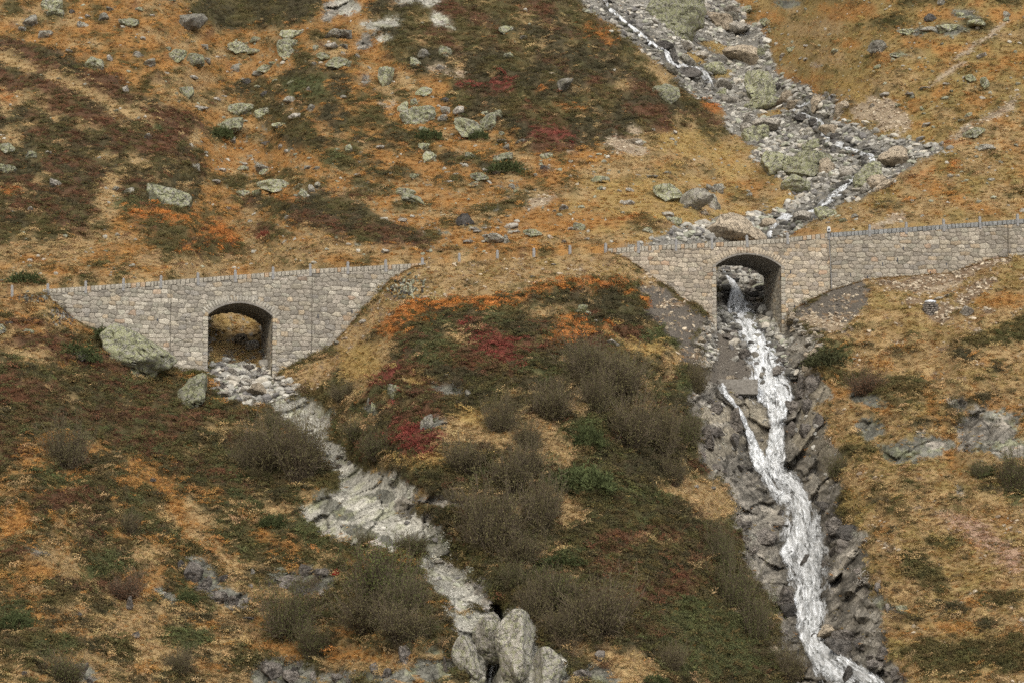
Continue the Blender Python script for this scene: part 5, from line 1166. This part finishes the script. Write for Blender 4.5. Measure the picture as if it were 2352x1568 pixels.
# ---------------------------------------------------------------- plants
def quad_strip(VV, FF, CC, p, q, w0, w1, side, colr):
    b = len(VV); VV += [p - side * w0, p + side * w0, q + side * w1, q - side * w1]; FF.append((b, b + 1, b + 2, b + 3)); CC += [colr] * 4
def plant_obj_mesh(name, VV, FF, mat):
    me = bpy.data.meshes.new(name); me.from_pydata([tuple(v) for v in VV], [], FF); me.materials.append(mat); me.update(); return me
tint_mat('leaf_tint', .6, 1.4, 6.); tint_mat('blade_tint', .72, 1.3, 3.)
def rnd_dir(rs, zmin=-.2):
    while True:
        d = rs.normal(size=3); d /= np.linalg.norm(d)
        if d[2] > zmin: return d
def grass_tuft(seed, n=26, spread=1.0, lean=.5):
    rs = np.random.default_rng(seed); VV = []; FF = []; CC = []
    la = rs.uniform(0, 6.28); ld = np.array([math.cos(la), math.sin(la), 0]) * lean
    for _ in range(n):
        a = rs.uniform(0, 6.28); base = np.array([math.cos(a), math.sin(a), 0]) * rs.uniform(0, .55) * spread
        d = np.array([math.cos(a) * .5, math.sin(a) * .5, 1.]) + rs.normal(size=3) * .25 + ld; d /= np.linalg.norm(d)
        L = rs.uniform(.45, 1.0); sd_ = np.cross(d, rnd_dir(rs, -1)); sd_ /= np.linalg.norm(sd_)
        p0 = base - np.array([0, 0, .08]); p1 = p0 + d * L * .5; d2 = d + np.array([d[0] * .9, d[1] * .9, -.75]) * 1.0; d2 /= np.linalg.norm(d2); p2 = p1 + d2 * L * .55
        quad_strip(VV, FF, CC, p0, p1, .045, .036, sd_, 0); quad_strip(VV, FF, CC, p1, p2, .036, .006, sd_, 0)
    return plant_obj_mesh('grass_tuft', VV, FF, M['blade_tint'])
def heath_tuft(seed, n=70, zr=.62, ls=1.):
    rs = np.random.default_rng(seed); VV = []; FF = []; CC = []
    for _ in range(n):
        d = rnd_dir(rs, -.05); r = rs.uniform(.55, 1.0); c = d * r * np.array([1, 1, zr]) * (.85 + .3 * rs.random())
        nrm = d + rs.normal(size=3) * .55; nrm /= np.linalg.norm(nrm)
        a_ = np.cross(nrm, rnd_dir(rs, -1)); a_ /= np.linalg.norm(a_); b_ = np.cross(nrm, a_); L = rs.uniform(.09, .20) * ls; w_ = L * rs.uniform(.35, .6)
        i = len(VV); VV += [c - a_ * L, c + b_ * w_, c + a_ * L, c - b_ * w_]; FF.append((i, i + 1, i + 2, i + 3))
    return plant_obj_mesh('heath_tuft', VV, FF, M['leaf_tint'])
tufts_g = [grass_tuft(900 + i, 24, 1, (.2, .5, .8, 1.1, .6)[i % 5]) for i in range(6)]
tufts_hb = [heath_tuft(970 + i, 190, .6, .62) for i in range(5)]
tufts_h = [heath_tuft(950 + i, 64, .6 + .1 * (i % 3)) for i in range(6)]
def cover_scatter(name, classes, per, s0, s1, protos, flat_=.8, colmul=1.0, jit=.16, patch=.30, keepn=None, off=0.):
    n = int(share(classes) / per); q = pick_cells(classes, n); n = len(q)
    i, j = gi(q[:, 0], q[:, 1]); i = np.round(i).astype(int); j = np.round(j).astype(int)
    # leave small bare gaps
    keep = (wmask[i, j] < .25) & (hgap[i, j] > -.35)
    q = q[keep]; i = i[keep]; j = j[keep]; n = len(q)
    P = surf(q[:, 0], q[:, 1]); nr = NRM[i, j]
    sz = rng.uniform(s0, s1, n) * (1 + .35 * n3[i, j])
    ax = np.arctan2(-nr[:, 1], nr[:, 2]) * .55; ay = np.arctan2(nr[:, 0], nr[:, 2]) * .55
    ROT = np.stack([-(-ax) * 1.0 + rng.uniform(-.25, .25, n), ay + rng.uniform(-.25, .25, n), rng.uniform(0, 6.28, n)], 1)
    SC = np.stack([sz, sz, sz * flat_ * rng.uniform(.8, 1.25, n)], 1)
    ii = np.clip(i + np.round(rng.normal(0, 2.2, n)).astype(int), 0, NV - 1); jj = np.clip(j + np.round(rng.normal(0, 4.5, n)).astype(int), 0, NU - 1); k2 = cls[ii, jj]; k = np.where(np.isin(k2, GR + HE), k2, cls[i, j]); r = np.clip(.5 + patch * 2.2 * fbm(P[:, 0] / 1.6, P[:, 1] / 1.6, P[:, 2] / 1.3, 3, 77) + rng.uniform(-.35, .35, n), 0, 1)[:, None]
    if HEA in classes: k = np.where(np.isin(k, [RED, CRI, JUN, BRI]) & (rng.random(n) < .28), HEA, k)
    else: k = np.where(rng.random(n) < .22, rng.choice([TAN, ORA, OLI, TAN], n), k)
    c = PAL[k, 0] * (1 - r) + PAL[k, 1] * r
    c = c * rng.uniform(1 - jit, 1 + jit, (n, 1)) * (1 + rng.uniform(-.06, .06, (n, 3))) * colmul
    P[:, 2] += off * sz
    return gn_scatter(name, P, ROT, SC, np.clip(c, 0, 1), protos, rng.integers(0, len(protos), n))
hgap = fbm(U / 13, V / 7, 0 * U + 33, 3, 78)
GR = [TAN, ORA, OLI, GOLD, PINK]; HE = [HEA, DHEA, RED, CRI, BRI, JUN]
cover_scatter('grass', GR, 26, .26, .50, tufts_g, .62, 1.25)
cover_scatter('heath', HE, 26, .22, .44, tufts_h, .8, 1.3, off=.05)
cover_scatter('heath', HE, 95, .45, .85, tufts_hb, .72, 1.3, off=.18)
# grass growing through the heath and sprigs of heath in the grass
def sprinkle(name, classes, per, col, s0, s1, protos, mul=1.):
    n = int(share(classes) / per); q = pick_cells(classes, n); n = len(q); P = surf(q[:, 0], q[:, 1])
    i, j = gi(q[:, 0], q[:, 1]); i = i.astype(int); j = j.astype(int)
    k = (fbm(q[:, 0] / 40, q[:, 1] / 22, 0 * q[:, 0] + 5, 3, 83) + rng.uniform(-.35, .35, n) > .02) & (wmask[i, j] < .2)
    q = q[k]; P = P[k]; n = len(q); sz = rng.uniform(s0, s1, n)
    c = np.array(col)[rng.integers(0, len(col), n)] * rng.uniform(.8, 1.2, (n, 1)) * mul
    return gn_scatter(name, P, np.stack([rng.uniform(-.3, .3, n), rng.uniform(-.3, .3, n), rng.uniform(0, 6.28, n)], 1), np.stack([sz, sz, sz * .75], 1), c, protos, rng.integers(0, len(protos), n))
sprinkle('grass', [HEA, DHEA, RED, JUN], 150, [(.40, .27, .13), (.36, .20, .07), (.30, .21, .08)], .22, .42, tufts_g, 1.2)
sprinkle('heath', GR, 210, [(.085, .075, .035), (.12, .08, .04), (.07, .08, .035)], .14, .34, tufts_h, 1.4)
sprinkle('grass', [OUT, BED, WET, SCR], 420, [(.34, .24, .11), (.26, .21, .09), (.36, .19, .07)], .18, .42, tufts_g, 1.2)

# bushes
def vcol_mat(name, base, lo, hi, rough=.9):
    m, t, b = newmat(name); M[name] = m; oi = t.nodes.new('ShaderNodeObjectInfo'); co = t.nodes.new('ShaderNodeTexCoord').outputs['Object']
    c = mixc(t, 1, oi.outputs['Color'], ramp(t, noise(t, 4, 4, .6, co), [(.3, lo), (.7, hi)]), 'MULTIPLY'); t.links.new(c, b.inputs['Base Color']); return m
vcol_mat('bush_leaf', None, .6, 1.45); vcol_mat('bush_twig', None, .7, 1.3)
def bush_parts(seed, nst=150, leaves=2600, up=.55):
    """many thin stems fanning out from the root, with side twigs; sparse leaves near the tips"""
    rs = np.random.default_rng(seed); VV = []; FF = []; CC = []; tips = []
    lob = rs.uniform(0, 6.28, 3)
    for _ in range(nst):
        a = rs.uniform(0, 6.28); sp_ = rs.uniform(.05, 1.0) ** .7; lobe = .72 + .30 * math.sin(2 * a + lob[0]) * math.sin(3 * a + lob[1]) + .22 * math.sin(5 * a + lob[2])
        d = np.array([math.cos(a) * sp_, math.sin(a) * sp_, up + .5 * rs.random()]); d /= np.linalg.norm(d)
        p = np.array([math.cos(a), math.sin(a), 0]) * rs.uniform(0, .3); L = rs.uniform(.45, 1.15) * lobe * 1.15; w_ = .0065
        for k in range(4):
            d = d + rs.normal(size=3) * .12 + np.array([0, 0, .05]); d /= np.linalg.norm(d); q = p + d * L / 4
            sd_ = np.cross(d, rnd_dir(rs, -1)); sd_ /= np.linalg.norm(sd_); quad_strip(VV, FF, CC, p, q, w_, w_ * .8, sd_, 0); w_ *= .8
            if k > 0:
                for _ in range(3):
                    e = d + rs.normal(size=3) * .5; e /= np.linalg.norm(e); r_ = p + (q - p) * rs.random(); t_ = r_ + e * rs.uniform(.14, .32)
                    sd_ = np.cross(e, rnd_dir(rs, -1)); sd_ /= np.linalg.norm(sd_); quad_strip(VV, FF, CC, r_, t_, .0045, .003, sd_, 0); tips.append(t_); tips.append((r_ + t_) / 2)
            p = q
        tips.append(p)
    tw = plant_obj_mesh('branches', VV, FF, M['bush_twig'])
    VV = []; FF = []; T = np.array(tips)
    for _ in range(leaves):
        c = T[rs.integers(len(T))] + rs.normal(size=3) * .035; n_ = rnd_dir(rs, -.3); a_ = np.cross(n_, rnd_dir(rs, -1)); a_ /= np.linalg.norm(a_); b_ = np.cross(n_, a_); L = rs.uniform(.012, .024)
        i = len(VV); VV += [c - a_ * L, c + b_ * L * .6, c + a_ * L, c - b_ * L * .6]; FF.append((i, i + 1, i + 2, i + 3))
    return tw, plant_obj_mesh('foliage', VV, FF, M['bush_leaf'])
BP = [bush_parts(30 + i, 330, 8000, (.55, .35, .75, .45)[i]) for i in range(4)]
def spray_parts(seed, n=900):
    """low spreading evergreen: short layered sprays"""
    rs = np.random.default_rng(seed); VV = []; FF = []; CC = []
    for _ in range(n):
        d = rnd_dir(rs, 0); r = rs.uniform(.45, 1.0) ** .6; bump_ = 1 + .25 * math.sin(d[0] * 7 + seed) * math.cos(d[1] * 6 + seed)
        c = d * r * np.array([1, 1, .62]) * bump_; o = np.array([d[0], d[1], .35]) + rs.normal(size=3) * .35; o /= np.linalg.norm(o)
        for k in range(3):
            e = o + rs.normal(size=3) * .45; e /= np.linalg.norm(e); sd_ = np.cross(e, rnd_dir(rs, -1)); sd_ /= np.linalg.norm(sd_)
            quad_strip(VV, FF, CC, c, c + e * rs.uniform(.07, .15), .022, .008, sd_, 0)
    return plant_obj_mesh('foliage', VV, FF, M['bush_leaf'])
SPR = [spray_parts(60 + i) for i in range(3)]
def bush(u, v, w_, h_, kind, label, tone=None):
    g = sp(u, v + h_ * .42); m_ = g.y / F; rs = random.Random(int(u * 7 + v))
    if kind == 'J':
        o = bpy.data.objects.new('juniper_bush', rs.choice(SPR)); COL.objects.link(o); o.location = (g.x, g.y, g.z - .1); o.scale = (w_ * m_ * .5, w_ * m_ * .42, h_ * m_ * 1.25); o.rotation_euler = (0, 0, 0)
        cc = tone or (.062, .074, .028); o.color = cc + (1,); tag(o, label, 'shrub'); return o
    r = empty('willow_bush', (g.x, g.y + .3, g.z - .15), rs.uniform(0, 6.28)); tag(r, label, 'bush')
    tw, lf = rs.choice(BP); a_ = w_ * m_ * rs.uniform(.58, .70); r.scale = (a_, a_ * .9, h_ * m_ * 1.15)
    o = bpy.data.objects.new('branches', tw); COL.objects.link(o); o.parent = r; o.color = (.115, .090, .060, 1)
    o = bpy.data.objects.new('foliage', lf); COL.objects.link(o); o.parent = r
    cc = tone or {'B': (.115, .100, .046), 'G': (.095, .098, .036), 'R': (.16, .085, .05)}[kind]; o.color = cc + (1,)
    return r
BU = [
 (148, 1035, 105, 95, 'B', 'round bare brown bush alone on the left heath slope'), (620, 1045, 130, 110, 'B', 'left part of the big bare brown thicket left of the dry stream'), (690, 1060, 140, 130, 'B', 'right part of the big bare brown thicket touching the dry stream slabs'),
 (560, 1060, 70, 60, 'B', 'small brown bush at the left edge of the thicket by the dry stream'), (628, 980, 50, 50, 'G', 'small green-brown bush beside the rubble below the left bridge'),
 (1350, 850, 120, 100, 'B', 'highest brown bush on the middle hill'), (1420, 880, 120, 110, 'B', 'dense brown bush on the middle hill, right of the highest one'), (1370, 920, 90, 90, 'B', 'brown bush below the two highest on the middle hill'),
 (1265, 930, 110, 80, 'B', 'wide open reddish bush left of the highest bushes'), (1150, 960, 80, 80, 'B', 'small brown bush at the left end of the middle hill thicket'), (1440, 985, 130, 110, 'B', 'dark brown bush above the round green juniper'),
 (1520, 1010, 90, 100, 'B', 'brown bush right of the green juniper on the middle hill'), (1070, 1065, 110, 70, 'B', 'low brown bush in yellow grass left of the middle thicket'), (1170, 1100, 120, 100, 'B', 'brown bush above the largest one on the middle hill'),
 (1215, 1070, 70, 80, 'B', 'thin upright bush in tan grass at the centre'), (1210, 1010, 70, 60, 'B', 'small thin bush in golden grass under the centre thicket'), (1240, 1185, 110, 110, 'B', 'right half of the largest brown bush beside the dry stream'), (1130, 1210, 140, 140, 'B', 'left half of the largest brown bush beside the dry stream'),
 (1190, 1270, 120, 70, 'B', 'dark bush at the foot of the largest brown bush'), (870, 1040, 90, 60, 'G', 'low green-brown bush right of the upper slabs'), (820, 1000, 60, 50, 'G', 'small green bush above the slabs on the right bank'),
 (880, 1345, 170, 120, 'G', 'big leafy green bush left of the lower slabs'), (925, 1385, 110, 90, 'G', 'green-brown bush between the big green one and the slabs'), (850, 1420, 150, 90, 'B', 'brown lower bush in front of the big green one'), (930, 1450, 130, 80, 'B', 'brown bush just left of the bare rock humps'),
 (665, 1420, 120, 120, 'G', 'green bush left of the big leafy one, above the bottom edge'), (720, 1490, 90, 70, 'G', 'thin bush at the bottom left of the big green bushes'), (950, 1255, 90, 50, 'G', 'thin bush growing at the foot of the middle slab'), (840, 1240, 50, 40, 'G', 'small bush on the left edge of the lichened slab'),
 (1230, 1400, 100, 90, 'B', 'bush behind the top of the right bare hump'), (1290, 1370, 120, 90, 'G', 'dark green-brown bush right of the dry stream bend'), (1370, 1420, 170, 120, 'B', 'wide brown bush on the lower middle hill'), (1300, 1450, 120, 80, 'B', 'brown bush in front of the wide one on the lower middle hill'), (1180, 1335, 80, 60, 'G', 'dark bush overhanging the stream cleft'),
 (1600, 870, 60, 70, 'B', 'brown bush at the foot of the left gravel fan'), (1545, 1090, 70, 60, 'B', 'small brown bush left of the gorge, mid height'), (1662, 1290, 60, 100, 'G', 'upper bush of the green row left of the waterfall'), (1682, 1365, 90, 100, 'G', 'middle bush of the green row left of the waterfall'),
 (1735, 1435, 80, 100, 'G', 'lowest bush of the green row left of the waterfall'), (1640, 1250, 60, 60, 'G', 'small bush heading the green row left of the waterfall'), (1818, 1540, 80, 80, 'B', 'brown bush at the bottom edge beside the waterfall foot'), (1925, 1080, 50, 50, 'G', 'small green bush on the right rim of the gorge'),
 (2335, 1105, 80, 90, 'G', 'green bush at the right edge of the picture'), (2255, 1085, 50, 40, 'G', 'small green bush below the dark outcrop on the right'), (1535, 1520, 80, 60, 'B', 'small brown bush at the bottom of the middle hill'), (405, 1530, 70, 60, 'B', 'thin brown bush near the bottom left'),
 (145, 1545, 100, 60, 'G', 'bush on the bottom edge at the left'), (292, 1210, 55, 45, 'B', 'small dark bush beside the orange grass gully'), (280, 1350, 100, 60, 'R', 'reddish bush over a dark rocky hollow, lower left'),
 (1990, 885, 80, 50, 'R', 'reddish low bush right of the gorge rim juniper'), (790, 905, 70, 40, 'B', 'dark low bush on the tan bank right of the left bridge'), (1580, 1000, 60, 80, 'G', 'bush on the left rim of the gorge'), (1090, 840, 0, 0, 'B', ''),
 (255, 772, 115, 42, 'J', 'flat juniper mat draped over the boulder at the left bridge wall'), (178, 800, 110, 55, 'J', 'juniper mound left of the boulder at the left bridge wall'), (1900, 828, 110, 44, 'J', 'juniper mound on the right rim above the waterfall'), (1345, 1000, 90, 60, 'J', 'round dark green juniper in the middle hill thicket'),
 (1340, 1105, 150, 70, 'J', 'wide light green juniper on the middle hill'), (630, 1195, 70, 36, 'J', 'dark juniper ball left of the lichened slab'), (1165, 385, 90, 40, 'J', 'dark shrub under the flat boulder on the upper middle slope'), (508, 310, 60, 36, 'J', 'dark green shrub at the foot of the broad yellow-green boulder'),
 (450, 856, 60, 16, 'J', 'grassy green cap on the boulder under the left bridge'), (800, 1345, 0, 0, 'J', ''), (955, 595, 60, 20, 'J', 'green patch at the right end of the left bridge wall'), (60, 637, 90, 36, 'J', 'dark green shrub just above the road at the far left'),
 (610, 538, 40, 24, 'J', 'red-leaved shrub in orange grass above the left bridge'), (775, 1313, 22, 20, 'J', 'small bright red bush on the outcrop beside the big green bush'), (985, 310, 70, 36, 'J', 'dark shrub below the cracked boulders on the middle slope'), (1100, 310, 50, 30, 'J', 'dark green shrub right of the round yellow-green boulder'),
 (1500, 1560, 80, 30, 'J', 'green juniper on the bottom edge of the middle hill'), (35, 1425, 90, 50, 'J', 'dark juniper at the left edge near the bottom'), (430, 1372, 50, 36, 'J', 'small green juniper under the left outcrop'), (1290, 1290, 110, 30, 'J', 'flat dark juniper right of the largest brown bush')]
TONES = {1900: (.060, .062, .028), 880: (.098, .112, .036), 610: (.20, .06, .035), 775: (.42, .03, .03), 1340: (.082, .098, .038), 450: (.13, .12, .04)}
for q in BU:
    if q[2] > 0: bush(*q, tone=TONES.get(q[0]))

# heaps of small dark stones
def heap(u, v, wu, wv, n, s0, s1, tone):
    q = np.stack([rng.normal(u, wu / 2.4, n), rng.normal(v, wv / 2.4, n)], 1); P = surf(q[:, 0], q[:, 1]); sz = rng.uniform(s0, s1, n); P[:, 2] += rng.uniform(0, .25, n)
    gn_scatter('stone_heap', P, rng.uniform(-3, 3, (n, 3)), np.stack([sz * 1.3, sz, sz * .7], 1), np.array(tone)[rng.integers(0, len(tone), n)] * rng.uniform(.7, 1.3, (n, 1)), small, rng.integers(0, len(small), n))
heap(932, 667, 44, 34, 150, .12, .26, [(.12, .12, .09), (.22, .22, .15), (.07, .065, .055), (.30, .29, .22)])
heap(84, 690, 60, 12, 70, .1, .22, [(.12, .11, .09), (.20, .19, .15), (.07, .065, .055)])
heap(150, 728, 50, 22, 110, .1, .24, [(.14, .13, .11), (.24, .22, .18), (.08, .07, .06)])
# low scrub knitting the thickets together
def thicket(name, polys, n, tone, protos, s0, s1):
    out = []
    for pl in polys:
        a = np.array(pl); q = np.stack([rng.uniform(a[:, 0].min(), a[:, 0].max(), n * 4), rng.uniform(a[:, 1].min(), a[:, 1].max(), n * 4)], 1)
        q = q[inpoly(q[:, 0], q[:, 1], pl)]; out.append(q[:n])
    q = np.concatenate(out); m = len(q); P = surf(q[:, 0], q[:, 1]); sz = rng.uniform(s0, s1, m); P[:, 2] -= .1
    c = np.array(tone)[rng.integers(0, len(tone), m)] * rng.uniform(.75, 1.25, (m, 1))
    return gn_scatter(name, P, np.stack([rng.uniform(-.2, .2, m), rng.uniform(-.2, .2, m), rng.uniform(0, 6.28, m)], 1), np.stack([sz, sz, sz * rng.uniform(.5, .9, m)], 1), c, protos, rng.integers(0, len(protos), m))
def sprig(seed):
    tw, lf = bush_parts(seed, 46, 1100, .6); bm = bmesh.new(); bm.from_mesh(tw); bm.from_mesh(lf); me = bpy.data.meshes.new('scrub'); bm.to_mesh(me); bm.free(); me.materials.clear(); me.materials.append(M['leaf_tint']); return me
SPG = [sprig(300 + i) for i in range(3)]
thicket('scrub', [[(1280, 830), (1420, 820), (1500, 900), (1600, 1000), (1600, 1110), (1480, 1080), (1360, 960), (1200, 960), (1120, 940), (1180, 900)],
                  [(1020, 1060), (1200, 1040), (1300, 1150), (1300, 1260), (1180, 1330), (1090, 1280), (1040, 1200), (980, 1120)],
                  [(1100, 1330), (1260, 1330), (1440, 1400), (1480, 1500), (1300, 1530), (1240, 1440), (1180, 1390)],
                  [(780, 1290), (930, 1270), (1040, 1400), (1080, 1500), (900, 1510), (780, 1480), (640, 1500), (620, 1400)],
                  [(1600, 1200), (1680, 1240), (1750, 1400), (1790, 1560), (1740, 1560), (1660, 1440), (1610, 1320)],
                  [(560, 1000), (700, 980), (780, 1080), (740, 1130), (600, 1120), (540, 1060)]], 45,
        [(.105, .085, .045), (.09, .085, .038), (.12, .09, .055), (.08, .075, .035)], SPG, .8, 1.9)
thicket('scrub', [[(-40, 900), (560, 960), (700, 1150), (700, 1560), (-40, 1560)], [(900, 760), (1500, 700), (1600, 900), (1780, 1500), (1300, 1500), (1100, 1000)], [(1850, 850), (2352, 850), (2352, 1560), (2060, 1560)]], 130,
        [(.09, .080, .04), (.12, .085, .05), (.07, .07, .032)], SPG, .4, .9)
# grass crowding the foot of the walls and the edges of the gravel
uu_ = np.concatenate([rng.uniform(100, 470, 900), rng.uniform(636, 975, 900), rng.uniform(1396, 1630, 600), rng.uniform(1830, 2400, 1300)])
P = np.stack(pts(uu_, vbot(uu_) + 2, W(uu_) - .25), -1); n_ = len(P); P[:, 2] += rng.uniform(-.35, .05, n_); sz = rng.uniform(.18, .42, n_)
gn_scatter('grass', P, np.stack([rng.uniform(-.3, .3, n_), rng.uniform(-.3, .3, n_), rng.uniform(0, 6.28, n_)], 1), np.stack([sz, sz, sz * .8], 1), np.array([(.30, .21, .10), (.24, .17, .08), (.30, .16, .07), (.16, .12, .06)])[rng.integers(0, 4, n_)] * rng.uniform(.8, 1.2, (n_, 1)), tufts_g, rng.integers(0, len(tufts_g), n_))
